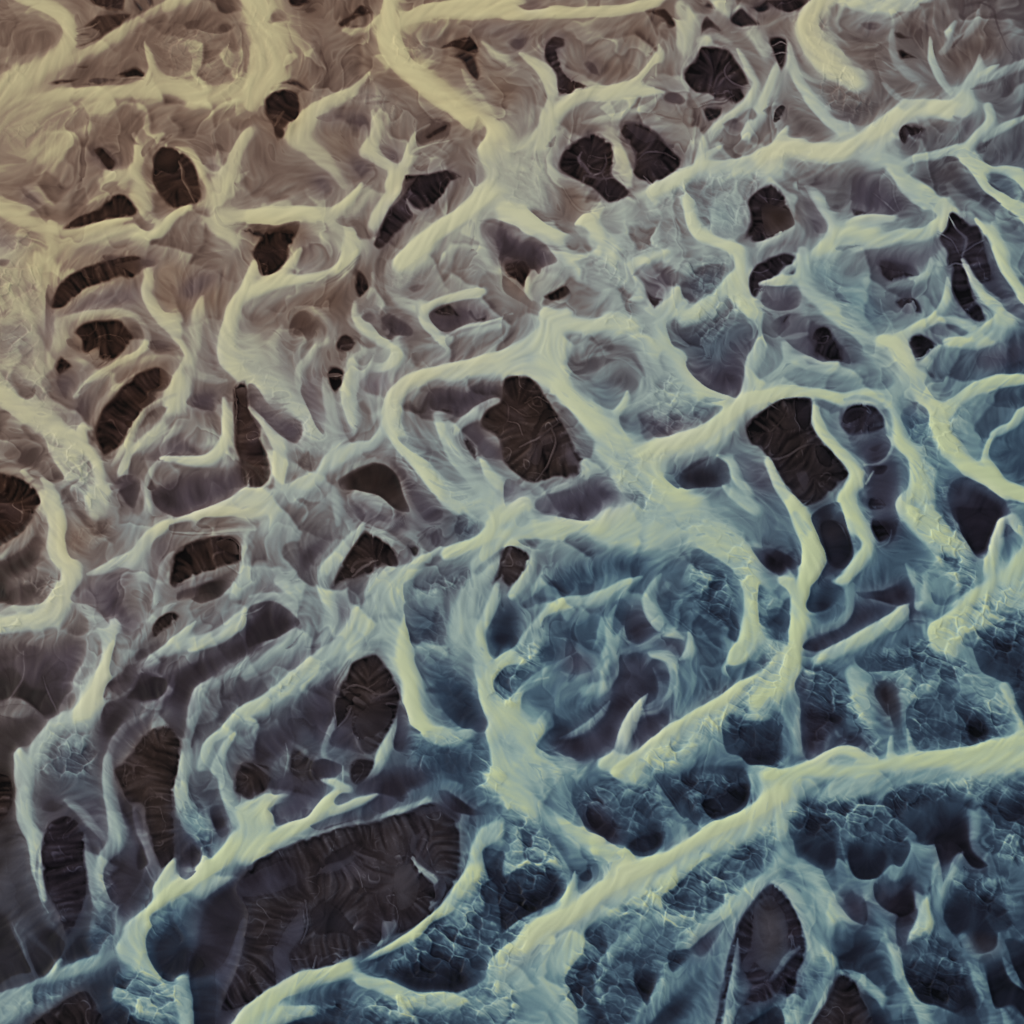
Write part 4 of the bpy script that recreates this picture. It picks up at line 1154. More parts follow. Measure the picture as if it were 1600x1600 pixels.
L10b,1 60,34 65,31 70,31 64,36
S42p 60,40,2 68,34,3 76,30,2
L42p 56,44,2 68,38,2 78,34,2 89,37 82,40,2 64,46,2 50,50
L44p 80,16,1 88,22,2 100,30,2 96,35,2 90,30,1
L32p 48,52,2 64,44,3 82,40,3 88,42,3 74,48,4 60,54,3 57,62 56,74,2 50,70,3 48,60,2
S60 66,8,4 58,16,6 50,28,8 43,38,9 42,48,7 45,58,8 48,66,8 44,76,8 36,84,7
L48 -4,10,4 20,0,6 44,0,6 50,10,4 46,22,3 38,34,3 36,50,3 30,46,4 20,34,5 8,40,5 -4,44
L52 4,20,5 24,2,6 34,8,8 22,24,8 12,34,6 -2,40,5
L26p,6 26,26 40,14 54,6 48,20 36,34 30,40
L30p,5 0,48 12,40 24,52 30,62 20,54 4,52
S54 12,44,6 26,52,8 38,60,8 44,70,6
L48 34,56,2 42,50,2 44,62,2 40,70 36,71 34,66
S54 -4,54,3 10,52,4 22,58,4 30,68,5 34,74,5
L21p -6,62 4,56,1 12,56,1 22,62,1 28,68,1 24,72 12,79 2,82 -6,84 # plum lens of shoal under a curved pale rim, right of the chocolate sandbar
S62 5,58,1.5 0,62,2 -8,66,2
S56 30,74,6 18,84,8 4,94,10 -6,102,10
L42 18,86 22,80,2 30,74 27,80,1 24,84,1
L34p 14,99 22,90,2 30,86,1 38,86 37,92 30,98 22,99
S60 26,98,4 40,90,4 50,84,4
L32p 30,84 38,86 46,84,1 53,76,1 58,66 58,58,1 54,50,2 50,58,2 50,70,2 42,80,2
S68 115,22,3 104,30,5 94,38,8 86,46,14
S64 80,50,26 70,66,26 56,80,18 40,92,14 20,108,12 -5,126,12
L38 58,58 70,48,3 86,44,3 76,54,4 64,60,3
S60 82,56,24 84,76,22 90,94,14
L50 54,88,4 66,76,5 84,78,5 92,86,3 76,86,3 64,90,3
S70 94,64,5 93,76,8 92,92,10 96,108,11 98,124,12 106,136,11 120,143,10 136,147,9 152,150,8
S60 98,36,8 92,46,8 92,58,6
L44u 92,46 96,40,3 112,34,4 130,30,3 138,34,2 134,42,3 120,48,4 104,54,3 93,56
L42u 92,58 104,52,3 120,54,5 124,68,5 114,82,4 100,86 96,76
S60 148,30,10 136,46,14 128,64,18 126,84,18
L40u 100,90 110,84,4 124,80,5 130,96,4 136,110,3 143,130,2 142,137 130,136 118,128,2 106,112,2 102,100
L20p 124,128,3 132,116,4 140,118,3 145,132 142,138 130,136
L30u 108,110,3 124,100,4 138,112,3 144,132,2 130,136 116,124
S60 138,84,8 140,104,8 144,124,7
L46u 124,6 130,-2,2 138,2,2 140,12 136,18 128,18
S72 165,-4,10 150,6,12 144,16,10 130,22,10 118,26,8
S66 165,14,10 152,22,10 138,34,14
L36u 134,38,2 144,28,2 156,20 165,18,2 158,26,3 148,34,2 140,42,3
D15b 152,24 158,21 166,22 172,28 172,36 166,42 160,44 154,40 150,50 146,46 150,36
L24p 150,52 151,40,2 156,34,2 156,46,2 150,58,2
L28u 140,76 146,64,2 150,52,2 166,44,3 168,90,3 156,94 147,92 142,84
S64 150,46,5 146,60,7 140,74,6 142,88,6 146,96,5
S66 166,86,10 152,96,10 142,110,8 144,124,8
L30u 148,106 156,96 166,96,2 168,116,3 162,124 154,120 148,112
S66 166,118,12 152,130,14 146,144,12 150,160,14
D15b 49,120 50,112 56,102 58,95 66,91 75,88 80,92 86,100 89,108 91,116 90,126 87,134 82,142 74,152 66,150 62,142 56,136 50,133 # grey brown oval island with a black crescent pit, near the centre bottom left
L5,1 49,120 54,115 60,113 66,113 60,119 54,128 50,135 49,128
L26p 50,134 56,128 62,122 60,134,1 64,146 68,151 58,150,2 48,148,2 44,142,1
S38p 60,122,2 56,128,2 50,134,2
S36b 50,134,1.5 49,124,1.5 49,112,1.5 53,102,1.5 58,94,1.5
S36b 54,112,1 62,108,2 70,110,2 76,114,2
S36 70,110,1.5 78,104,1
L20,2 61,134 64,124 74,118 86,122 84,134 76,140 66,142
S38 87,108,1.5 82,113,2 74,113,3
L28p 40,104,2 48,98,2 50,108,1 48,132,1 42,142,2 32,138,3 26,128,3 32,114,2
L34p,3 34,134 44,130 46,140 38,144
S56 92,122,3 88,134,4 80,150,6 74,164,5
S58 40,100,4 50,94,4 60,90,3 74,88,2
S48 48,128,3 44,140,3 42,150,3 50,160,4 58,164,3
L24p 90,120 93,120 96,130,1 97,144,2 92,150,1 86,148,1 88,136
L32p 16,128,3 24,120,4 32,128,3 30,142,3 20,150,3 10,160,4 6,150,4
L22p 0,140 16,128,4 26,136,3 24,148,3 12,158,3 -4,166,3
D15b 20,158 22,146 28,148 36,154 44,160 40,172 30,176 22,172
S48 18,144,1.5 20,156,1.5 16,170,3
L36u 96,140 108,138,3 130,138,2 144,142,2 150,156,2 150,172,3 120,172,3 100,160,3
L46u 112,140,3 128,136,3 142,138,1 148,152,2 138,148,3
S60 108,140,6 120,142,8 134,138,6
L42u 96,136 104,138 98,142 92,146,2
@ 2 2
S66 -4,16,14 14,12,16 30,10,14 46,8,12 60,10,14
L44 2,18 16,14,2 36,16,4 46,20,4 36,23,3 16,23
L32p 13,-2 24,-4,2 44,0 50,5 46,5 38,4 26,1
L36p 46,2 50,-4,2 74,-2 72,4,2 62,10 56,7
S68 60,8,26 80,8,34 100,6,30 122,14,26 142,28,20
L50 120,2,3 140,-2,4 165,4,4 165,20,3 150,18,2 134,10,4
L46u 40,18,6 70,14,8 94,18,8 110,28,8 112,40,4 100,50,6 80,44,6 60,44,6 40,40,6
L32u,12 44,44 60,24 86,28 84,50 62,44
L38u 26,28,3 44,26,4 62,30,5 60,44,4 48,52,3 30,56,2 16,58 8,60 4,56 6,52,2
L33u,6 24,48 40,40 56,44 48,54 24,58 14,60
S50 32,28,3 24,40,5 14,50,6 6,56,4
D20b -6,22 4,22 10,25 11,34 6,42 -2,48 -8,40 # reddish black sand lobe glinting at its lower tip, beside a blue hollow
S62 12,24,4 12,34,5 6,44,6 -1,52,6
S54 26,32,2 20,40,5 16,50,4
L46u 46,44,3 62,30,4 80,38,4 90,46,3 84,54,3 60,54,3
S60 80,42,4 70,46,7 58,52,7 46,56,7 32,58,8 20,66,8 10,78,8 2,88,8
L40u 20,66 32,58,3 48,58,3 44,66,3 30,74,2 20,77
L34u 20,76 32,72,2 44,64,2 54,60,2 60,66,3 58,78,3 54,90,1 46,88,2 38,80 28,78
L32p 54,60 62,56,2 76,50,2 76,56,2 66,60,1 62,66
L34u 62,58 70,54 75,60 70,74,2 62,84 60,76 60,66
S58 66,58,3 61,66,5 61,80,6 63,90,6
S54 75,58,2 73,68,3 66,80,5
S56 61,84,8 58,92,8 57,100,6
L29p 72,62 80,54,3 84,58,3 96,74,3 110,76,3 108,88,2 104,96 96,88,2 84,86,2 72,80
S58 92,40,3 86,48,5 84,56,8 88,66,9 96,74,8 106,78,4
L32u 90,54 96,48,2 108,52,3 116,62,3 126,72,2 132,82,2 128,82,2 118,72,2 108,74,3 98,70,3
S44 96,62,1.5 106,68,2 114,76,2
L34u 112,60 118,64,1 128,72,1 136,78,1 136,86 132,86 124,80
L42u 104,48,3 112,34,3 126,38,3 138,44,2 142,58,2 141,70,1 142,80 136,86 126,76,3 114,62,3
L38u 112,24 120,24 138,38 136,42 124,34,2 114,32
S48 116,36,1.2 128,40,1.2 139,46,1.2
S48 114,46,1.2 128,54,1.2 140,62,1.2
S46 116,56,1.2 128,66,1.2 141,74,1.2
L36u 116,42 130,45,2 140,52 138,58,2 124,52,2
S68 140,30,10 150,44,16 152,64,18 147,80,15 138,94,11 126,108,6
L16p,1.5 148,22 156,22 165,28 165,38 156,32
L42u 18,78,2 32,80 42,90,2 34,94,2 24,98,3 8,104 0,104 -4,98,3 8,92,3
L37u 4,104 6,92,3 16,82,3 28,80,2 28,88,2 20,100,3 12,106
L40p 36,79 42,88,2 50,90,2 56,102,2 54,108,1 46,106,3 38,106,3 30,102,3 26,98,3
L33p 35,78 39,86,1 44,92,1 34,96,2 26,102,2 12,106,2 4,114 12,104,2 26,94,2
S54 4,86,8 10,80,10 18,74,8
S52 74,87,3 68,94,5 66,102,5 60,108,7 46,112,8
L27p 66,90 80,84,3 92,86,3 102,96,2 102,116,2 98,128 88,138,2 80,146 70,152 56,156,3 40,156 26,150 20,146,2 17,138,2 18,130,3 30,130,3 44,122,3 58,112,3 66,102,1 # plum black crescent shoal inside the big ring of pale water below the centre
L34u 18,136 30,126,3 50,116,3 64,108,4 60,124,4 46,140,4 30,146,3 20,146
L40u 4,128 6,114,1 14,108,2 26,104,3 37,98,1 36,108,3 28,120,3 20,130,3 12,134,2
L20u,4 6,134 14,126 22,126 20,134 10,137
S56 2,124,4 2,116,3 8,108,3 22,104,3
S50 18,140,4 17,132,5 20,126,3
L36u 24,124,3 36,114,3 52,112,3 58,114,3 48,122,4 32,134,4 22,136
S52 86,88,4 97,92,6 101,102,8 98,114,8 88,122,7 80,124,4
L34p 78,124 84,120,2 96,114,2 101,112,2 100,118,2 90,124,2 80,126
S62 84,112,2 80,118,4 76,126,7 71,138,9 66,152,9 56,158,8
L28p 80,128 90,126,2 99,122,2 98,130 92,138 84,144 78,150 80,140
L44 104,96 110,82,2 120,82,3 134,88,3 134,98,2 139,106 130,114,1 118,122 108,130 102,128 102,116,2
L52 108,100,2 112,84,2 120,90,3 120,110,4 110,128,3 105,128,2
S58 110,74,3 110,86,6 104,92,3
L34u 133,96 144,92,3 158,92,3 162,98,2 154,104,2 146,106 139,107
S50u 78,44,3 66,52,4 58,64,5 54,78,4 50,86,2
S46u 96,70,2 90,78,4 80,84,4 70,86,3
S48u 30,100,2 40,104,3 50,100,4 58,92,3
S46u 62,118,2 56,126,4 44,136,5 30,142,3
S44u 88,96,2 92,106,4 90,116,4 80,122,2
S48u 40,88,2 30,94,3 18,100,4 6,108,3
S46u 108,92,2 106,104,4 104,118,4 102,130,2
S48u 70,70,2 68,80,3 64,90,2
S44u 40,60,2 30,66,3 18,72,3
S74y 166,92,12 156,104,11 142,110,11 128,120,11 112,130,10 96,140,10 80,152,9 64,162,8
S62 164,102,14 150,116,16 132,128,18 112,140,18 92,152,16 72,166,14
L46u 130,130,3 140,116,3 156,108,4 168,110,3 168,130,3 150,128,3 136,134
L26u 130,130 136,122,2 144,126,2 156,128,2 170,126,2 170,160,2 156,158 148,158 142,152 134,150 131,140 # rippled blue shoal squeezed in the wedge where two pale channels meet
L34u,3 132,130 142,130 143,150 134,150
S68 -6,128,22 8,140,20 14,152,18 26,162,18
L42u 14,146 20,138,2 26,148,2 38,154,2 30,156,2 22,152
@ 3 2
S72 14,-6,7 20,8,12 26,22,14 26,36,16 20,54,14 18,76,13 14,96,14 4,108,14 -8,118,14
L48 -4,20 0,2,3 12,2,3 18,14,2 21,28,1 20,34 10,36,2 2,28,3
S60 16,2,5 22,12,6
L24p 8,41 -4,22,1 4,22,1 20,33 14,38,2
S66 8,42,6 16,50,8 18,64,9
L34u -6,46 2,48,2 8,58,2 14,66 11,76 4,76,3 -6,70
L15 26,4 34,-4 46,-6 50,10 54,26 48,36 38,34 34,24 30,16 # dark cracked tail of sand between two white ribbons, right
L9b,1.5 32,8 42,5 47,10 44,20 36,18
S36b 42,6,1.5 47,10,1.5 50,18,1
L24p 36,34 44,22,2 54,24,2 52,32,2 44,40,2 34,46,2 30,46
S64 50,-4,10 56,10,9 62,20,7 56,32,7 48,42,7 40,46,5
D14p 63,9 65,3 74,4 78,8 78,16 70,20 67,16 # small black lobe of sand inside a thin white rim at right
L26p 65,0 82,-2,2 82,8,1 78,18 70,21 76,14,1
S50 78,10,1.5 75,18,2 66,22,3
L46u 60,30,4 80,22,4 86,18,4 86,32,3 70,34,4 56,40,3 50,46
L42 52,44 62,32,2 80,30,3 90,34,2 84,42,2 68,48,2
L28u 26,46 34,42 48,45,2 50,50,2 44,56,2 36,62 28,64 24,60 26,52
S50 50,50,5 50,62,6 40,70,6 28,76,6
L22p 22,84 28,76,2 44,70,2 52,62,1 54,52,2 66,56,2 78,58,2 86,60 80,66,2 64,72,2 46,82,2 34,86,1 # dark mauve wing shaped shoal above a straight pale spit, right of the ring
L30p 54,50 70,48,2 84,44,2 88,52,2 86,60 74,58,2
L22p 54,50 70,48,1 86,38,2 90,44,2 90,58 84,60 70,56
S50 116,48,12 104,53,12 92,59,10
S62 96,57,4 86,61,7 76,68,8 62,76,8 46,84,8 30,92,7
S48 50,47,4 54,42,4
L50u 86,38,3 90,30,3 104,24,3 118,34,3 122,44,2 120,52 114,57 108,58 102,58,2 96,48
S54 86,32,4 92,44,5 100,56,6 108,62,6
L34u 102,50 110,52,2 118,48,2 124,48 118,54 110,58 104,58
L22p,2 88,62 88,48 92,46 92,60 96,64 100,66 94,70 88,69
L38 88,68 96,62,2 104,62,2 112,58 106,68 98,71
S66 86,-4,16 98,10,20 108,20,18 116,32,14
L30u,2 108,32 112,28 119,30 118,36 112,38
L28u,2 124,46 128,42 132,46 128,50
L48u 102,18 114,22,3 124,32,2 134,42,2 130,50 122,46,3 110,38,3
L16p 117,-4 128,-4 146,-2 148,6 144,14 140,24 134,30 130,28 124,18 120,8 # dark combed purple shoal hanging near the right edge above a broad pale channel
S66 146,6,6 142,20,9 138,36,12
S62 152,4,8 160,22,10
L40 148,8 154,12 166,22,2 166,34,3 150,24,3
S72 166,28,24 150,44,24 130,56,20 116,66,14 104,76,12
S66 166,46,34 146,60,28 126,70,24 108,82,16
L44u 120,82 124,70,4 140,62,5 166,56,5 166,100,3 152,100 140,90,3 130,88,2
L24u 128,86 132,78,2 148,72,3 166,80,3 170,140 162,134,1 154,126 150,110 140,104 134,100 # deep blue rippled shoal at the right edge, just under the broad pale channel
L22u,1 122,76 134,74 130,80 124,80
L46u 54,92 56,86,3 70,76,3 86,74,3 94,80,3 96,92,2 84,98,2 64,100 58,98
L30u 53,89 58,86,2 74,86,2 94,88,2 98,93,2 84,98 64,100 57,97
L40u 56,86,2 66,78,3 82,74,3 94,79 88,86,3
L30u 16,110 20,94,3 34,90,4 44,98,3 52,106,3 52,120,2 50,136,3 34,146,4 26,156,2 22,140,2 20,120
L38u 30,100,3 42,98,3 52,108,2 54,122,2 44,118,3 32,112,3
L20p 16,108 20,98,2 28,102,3 26,112,2 20,114
L28p 20,114 34,118,4 48,126,3 48,132,2 40,142,2 32,156 26,157 22,150
L17p 32,156 40,138,3 50,134,3 60,142,1 64,152 60,156 56,149 48,146 42,150 38,156 # dark arch shaped shoal over a pale hump of the long lower right channel
S58 52,100,10 58,116,12 62,130,8
L50u 54,124,2 64,130,2 74,146 74,152 66,157 60,154,2 62,142,2 56,136,2
S50 18,124,4 18,140,5 18,158,5
L22b 67,112 70,104,2 78,102,2 86,110,3 86,124,2 84,140,2 86,148 80,146,2 76,130,1 72,122 # narrow brown shoal standing between two thin white stems on the lower right
L12b,2 71,112 76,108 77,118 74,120
S48 76,120,2 76,132,2.5 75,142,3 76,152,4
L36u 86,124 92,112,3 104,104,3 118,108,3 132,110,2 140,124,2 146,136,2 140,146,2 128,150 112,152 98,152 90,148,2 86,138
L44u 88,116 96,92,3 120,90,3 136,104,3 150,112,2 148,124,3 132,112,3 110,106,3
L22u,4 104,108 112,104 120,114 112,120
L20u,4 124,124 136,128 140,144 126,144
S60 86,136,3 90,150,5
S58 148,110,8 152,120,6 158,134,7 150,146,6 136,148,5
S66 76,140,3 76,152,6
S72 -8,166,8 20,162,10 40,150,6 54,150,8 66,160,8 86,156,8 104,155,10 130,150,10 166,142,12
S62 10,172,14 40,162,14 80,164,14 130,158,14 166,154,12
@ 3 3
S70 -8,24,18 8,14,16 24,4,14 50,4,14 80,0,14 110,-4,14 166,-6,14
S56 20,12,12 50,12,14 80,8,14 110,6,10
L34u 12,38 14,28 24,20,3 44,18,4 66,16,4 78,24,4 88,38,2 90,50,1 84,62 78,60 72,66 64,70 54,68 50,62 44,56 36,64 30,62 20,60 16,54 17,46 11,44 # wide scalloped blue shoal hanging under the long lower right channel
L22u 12,34 20,26,2 34,26,3 44,34,2 46,48,2 42,62 34,64 22,60 17,56 16,46
L20u 50,54 48,44,3 60,40,4 76,46,3 78,56,2 70,68 60,70 54,68
L26u 76,46,2 82,44 90,50 84,62 78,58
S40u 45,42,2 48,54,3 52,66,3
L30u,3 28,24 38,22 42,30 34,32
L18u,1.5 12,34 20,32 20,42 14,44
L48u 5,42 10,36,2 16,44,2 20,60 14,58,2 8,50
S46 -4,52,8 8,54,10 20,66,12 32,76,14 46,92,12
L24u 34,64 44,60,2 46,76,2 46,84 54,72,2 61,78,2 61,98 54,96 46,88 40,76
S40u 52,68,4 56,80,4 64,92,4 70,104,5
L27p 42,80 50,74,3 61,82,1 61,98 52,95 44,86
L18p 66,72 74,70,3 92,66,3 94,78,2 92,90 82,94 80,92,1 74,90 68,84
L36u,6 76,84 90,74 90,66 80,66 70,72
L22p 80,94 94,88 92,98,1 90,106,2 88,116 82,119 80,108
S44u 62,80,4 68,92,6 74,100,6 72,106,4
L30u 44,102,3 56,98,2 66,106,2 74,118,2 78,134,2 66,140,3 54,132,3 42,128,2
S50 76,104,8 80,118,8 84,132,8 94,150,8 100,166,8
L24u 73,24 74,16,1 86,10,2 116,14,2 130,16,3 128,30,3 128,44,3 128,56,2 136,62 130,63,1 122,54,2 112,52 108,48 98,49 92,42 82,34 # slate blue shoal with a ribbed upper edge, against the lower right frame
L38u 76,12,2 86,8,2 112,10,2 134,8,2 166,2,3 166,14,3 140,14,3 118,16,3 90,18,3
L15p 104,44 112,34,3 122,28,3 130,32,3 130,50,2 138,61 128,62 120,52 112,70,2 110,76 108,60
L34u 90,44,2 102,28,2 112,26,3 104,38,2 98,49
L28u 132,18,2 148,12,3 166,12,3 166,60,3 160,58,2 152,42 144,54 136,52,2 128,40,3
L34u,3 130,44 144,28 152,40 146,52 140,56
S50 122,52,3 118,62,4 110,74,4 108,84,4
L40u 90,62,3 106,48,2 108,66,3 110,80,3 104,96,2 94,84,2
S54 100,86,10 98,98,10 88,110,4
S50 106,62,6 104,78,8 100,94,10
L40 144,58 152,44 156,46 160,62,3 160,76,2 156,84 150,80,2
L20u 110,92 112,80,2 122,66,2 128,62,2 140,72,3 152,86,2 158,100,2 152,100 146,106 140,114 130,116 120,112,2 114,102,1 # dark slate shoal with a brown lower lip, close to the lower right edge
L36u 126,66 138,62,2 150,72,2 152,90,3 140,84,3 128,80
L15b 122,100,2 136,98,3 146,106,1 140,114 130,116 120,112
L30u,3 134,90 150,92 152,104 146,108 138,98
L28u 84,116 92,104,2 106,102,2 122,112,2 130,124,2 136,140,2 130,154 122,156 108,150 92,144 86,130
L18u 86,124 96,118,2 108,120,3 126,130,2 131,152 122,156 106,148 92,142 # rippled navy shoal at the bottom right, under a pale forked stream
S40 122,106,8 128,120,8 134,138,7 140,152,6 140,168,6
L12 132,118,2 142,116,2 146,106 148,118,1 154,130,2 168,140 168,164 152,150,2 142,150 138,136
L14 148,108 154,106,1 168,112,2 168,142 156,130
S36 145,104,3 146,116,4 152,130,3 160,138,3
S40u 154,98,3 162,108,4
L34u 124,148 132,150,1 138,160,2 138,170,2 108,170 108,160,2
S44 146,150,4 150,160,6 154,172,6
D15p -34,166 -32,150 -28,126 -20,96 -10,82 0,71 8,74 16,84 23,100 25,112 22,124 10,140 -2,152 -14,166 # broad dark teardrop bank of silt at the foot of the big diagonal channel
L26b,4 -10,86 4,78 14,96 14,118 0,130 -10,120
S40u 20,112,3 12,118,4 4,130,4 -4,144,4 -12,160,4
S52 0,66,6 14,78,6 24,94,8 30,108,12 32,124,12 26,138,12 14,152,12
S54 20,62,10 32,78,14 38,94,14
L42u 8,140,3 26,118,3 38,118,3 40,128,2 30,146,3 16,160,3 -4,160,4
S56 40,116,3 41,128,3 37,138,3 30,152,3 24,164,4
D15b 25,162 34,148 42,130 52,132 60,142 66,156 68,170 24,170 # rounded dark brown bank at the bottom edge with a fine bright left rim
S52 42,128,3 54,130,4 64,138,5 72,146,5
L26u 60,142 68,146 76,156,2 78,170 66,170 64,154
@ 0 3
S56 12,-8,10 14,12,10 14,28,12 20,44,10 23,62,7 28,82,4
D14b -8,2 4,4 8,10 8,22 3,32 -8,38 # small brown disc of sand cut by the left edge, lower left
L24 -6,40 6,30,2 12,36,3 12,54,3 4,70,3 -6,74
L44u 20,6,3 40,4,4 58,-2,3 64,20,2 68,36,2 66,50 58,46,2 44,26,3 30,24,3
L24p 26,26 30,14,3 40,18,4 44,26,3 32,28
L34p 44,18,2 64,14,3 68,36,1 66,48 62,52 54,42,2 46,28,2
S46 40,20,4 52,30,6 64,42,6
D13p 24,52 26,40 32,32 40,28 50,34 54,42 54,56 56,70 55,82 50,92 44,104 40,106 36,92 30,80 26,66 # black leaf shaped hollow of silt framed by two pale stems, lower left
S40 30,34,1 26,44,1.5 23,54,3 25,76,3 30,90,2
S52 66,-6,6 66,10,6 70,28,8 72,44,10 66,54,10 62,70,10 64,84,9
S46 53,42,3 55,52,4 58,68,6 60,82,6
L28p 64,66 66,56,2 74,50,3 82,48,3 90,62,1 86,74 80,82 74,86 68,82
L38u 58,96,4 62,80,3 72,84,2 73,96,2 70,108,2 60,116,2 50,116,3 46,104,3
L20u 40,116 46,102,2 54,96,3 58,108,3 64,112,2 58,120,1 46,124
L20 6,84,3 14,70,4 24,72,3 30,92,3 40,108 38,118 34,120 26,112,3 16,100,3
L26 0,66,4 14,64,4 26,84,4 32,110,3 22,106,5 10,88,4
L9 -8,84,3 6,88,3 12,104,2 18,122 20,128,1 8,132,2 -8,140,3
L16 14,100,2 24,106,2 34,120,1 32,128 26,132 20,122 16,110
S34 8,96,3 16,116,3 22,130,4
S46 38,120,3 32,130,4 24,134,5 12,140,8 -6,146,10
S50 70,116,9 56,122,12 38,130,12 20,142,16 -6,156,18
L36u 20,136 36,130,2 54,126,2 58,130,2 40,144,3 20,152,3
S46 64,114,6 74,100,6 74,88,5
L34p 74,88 82,80,1 88,74 92,64 97,68 92,78,2 84,92,2 76,106,2
S46 91,62,2 94,68,3 97,72,4
D15b 70,0 84,-4 98,-4 112,-4 110,20 110,40 110,54 106,62 100,64 94,50 90,34 90,24 80,22 74,12 # tall dark brown slab of sand running down between two white stems, lower left
L17p 74,14 82,22 90,30,1 90,46,1 94,58 92,62 86,64,1 82,48,2 78,32
S40p 84,24,4 86,38,4 92,52,4 97,66,5
S56 116,-6,8 113,12,9 115,26,9 122,34,8
L50u 112,28 118,22,2 126,26,2 134,36,2 136,50,2 130,60,2 122,62,2 114,46
L26p 111,48 112,36 120,40,2 126,52,1 124,62 118,66 114,68 112,64
L14p,1 119,60 117,46 124,52 125,60 121,63
L40 118,18 118,4,2 130,0,2 136,12,1 134,20,1 128,24 122,22
S56 136,-4,6 140,12,8 146,28,9 150,40,8
L20p 130,26 136,22,1 142,34,1 144,38 140,43 136,40
L42 144,38 148,32,2 156,30,2 157,40 150,46 146,44
D16b 145,14 146,4 150,-4 158,-4 168,0 170,10 162,18 156,22 150,18 # brown four cornered sandbar perched above the long lower left channel
S48 126,30,4 134,44,5 136,54,5
S72 166,26,18 150,44,14 138,58,14 122,68,16 110,76,16 100,86,14 88,100,14 78,112,12
S64 108,58,4 104,68,8 98,76,8
S56 140,66,8 126,76,9
L24p 111,58 116,64 124,64 118,70 113,68
S58 84,102,20 84,116,22 92,128,16 102,134,14
L48u 94,92 104,80,3 120,74,3 126,80,3 118,92,3 100,100
L22u 92,104 98,96,1 112,92,3 120,96,3 120,110,2 118,124,1 114,132 106,134 98,128 92,116 # navy shoal bitten out of the lower left channel beside the charcoal plain
L17p 120,110,2 122,94,2 130,76,3 144,66,3 168,58,4 168,100 152,94 148,106,1 138,128 120,134,2 117,124
L46u 72,126 84,118,3 96,130,3 108,134,2 112,140,2 112,166,3 80,168,3 70,144,2
L22u 56,136 66,126,3 74,134,2 84,150,3 100,160,3 90,168 68,168 62,148
S44u 72,140,8 90,146,8 108,150,8
D10b 14,166 22,156 36,146 48,139 56,138 62,148 66,166 # black bank of silt cut by the bottom left edge under the pale diagonal channel
S54 112,134,10 114,148,11 116,168,10
L22u 118,130 126,124,1 134,128,1 134,170 122,170 120,150
L30p 152,92 156,96 154,104 158,112,1 154,136,1 150,166 136,168 134,140 133,128 138,122 146,106 148,100
L22b 154,108,1 160,100,1 166,120 166,144 152,144,2
S58 166,146,12 156,152,12 146,166,12
@ 1 3
S66 -6,28,16 -2,44,16
S68 54,16,9 44,24,10 30,34,10 14,42,12 -6,52,14
S56 106,20,5 90,28,7 70,36,7 50,40,8 32,46,10
S40 -2,-2,2 8,6,3 18,10,4
L34p 8,12 20,0,2 30,8,1 28,18,1 18,16,1 10,18,1
L36p 6,26 10,20,2 20,18,2 28,16 30,8 40,4,2 45,14 42,20,1 34,30,1 22,34 12,36 10,30
L22p 34,-2 44,-6 54,-2 52,4 44,6 40,6
S60 42,8,3 50,10,5 56,16,5
S54 54,-2,3 54,10,4
D15b 58,8 58,-4 66,-8 76,-4 72,6 64,12 # little dark barb of sand at the top of the long lower channel
S50 80,-4,4 72,6,5 64,14,5
L26p 62,18 64,10 76,2,2 92,-4,3 112,-2,3 112,10,3 96,16,2 92,21 84,18 72,16,1
L34p 49,22 54,16,1 62,15,2 64,17 58,22 52,25
L34p 70,22 76,18,1 90,16,2 88,22,1 80,28 74,26
S64 76,17,3 64,22,5 48,28,5
L38p 33,36 48,30,2 64,25,2 72,22,2 74,28,2 60,34,1 40,39
L44u 90,18 100,8,4 116,2,4 130,-4,4 148,0,3 156,10,2 156,22,1 152,30 146,29 140,24,2 128,14,2 112,16,3
L24p 114,14 122,14,1 136,24,1 146,29 138,29 126,28,1 118,22
L18p,1.5 118,14 128,18 138,28 130,26
S62 166,-4,20 162,16,16 164,36,16
S60 156,36,12 144,42,14 138,56,14 134,70,12
D16b -2,58 8,52 28,44 50,37 72,32 90,27 106,20 116,22 126,30 128,44 128,58 126,72 120,80 112,92 104,98 92,104 82,108 72,114 54,122 44,126 30,130 22,132 12,138 -2,148 -24,152 -12,120 -6,90 -14,74 # great charcoal plain of combed silt filling the bottom left, ringed by milky water
L26p 0,60,2 20,50,4 30,64,4 28,76,3 10,84,4 -10,84,3 -20,72,3
L25p 90,24,3 106,18,3 124,22,2 128,34,1 116,32,3 100,34,3
L24p 100,36,2 112,30,2 110,40,2 104,50,2 112,60,2 116,68,1 108,72,1 98,58,2 96,48
S50 98,56,2 104,64,3 112,70,5 114,80,4 108,88,3
L30p 112,72 118,68 119,76 112,84 112,78
S48 84,98,5 82,104,4 76,111,2
L36p 78,96 86,96 84,104,1 78,108
L30p 12,130 10,116,1 16,104,1 22,94,1 28,86,1 29,104,1 24,118,2 24,132,1 14,138
S36p 30,82,1 31,96,1 28,110,1
S40p 38,118,3 36,126,3
L42p,1 47,121 52,117 53,121
L9,3 32,88 46,82 60,96 66,110 54,104 36,104
L10,3 40,58 56,46 66,46 58,58 46,64
L24p 44,60 62,50,2 70,46,1 62,60,2 48,68,2 34,68,2
L22b,4 84,66 96,58 104,70 100,86 88,90
S66 136,66,12 126,82,12 112,94,9 98,104,6 82,113,4 66,121,2
L36u 108,98 118,88,3 136,74,4 148,60,4 160,44,3 168,40 168,110,3 152,118 150,128 142,138 124,140 100,140 88,136 80,132 64,128 66,122 76,118,3 92,110,3
L46u 116,86,3 136,66,4 142,78,4 146,92,4 156,110,3 146,104,5 130,96,4
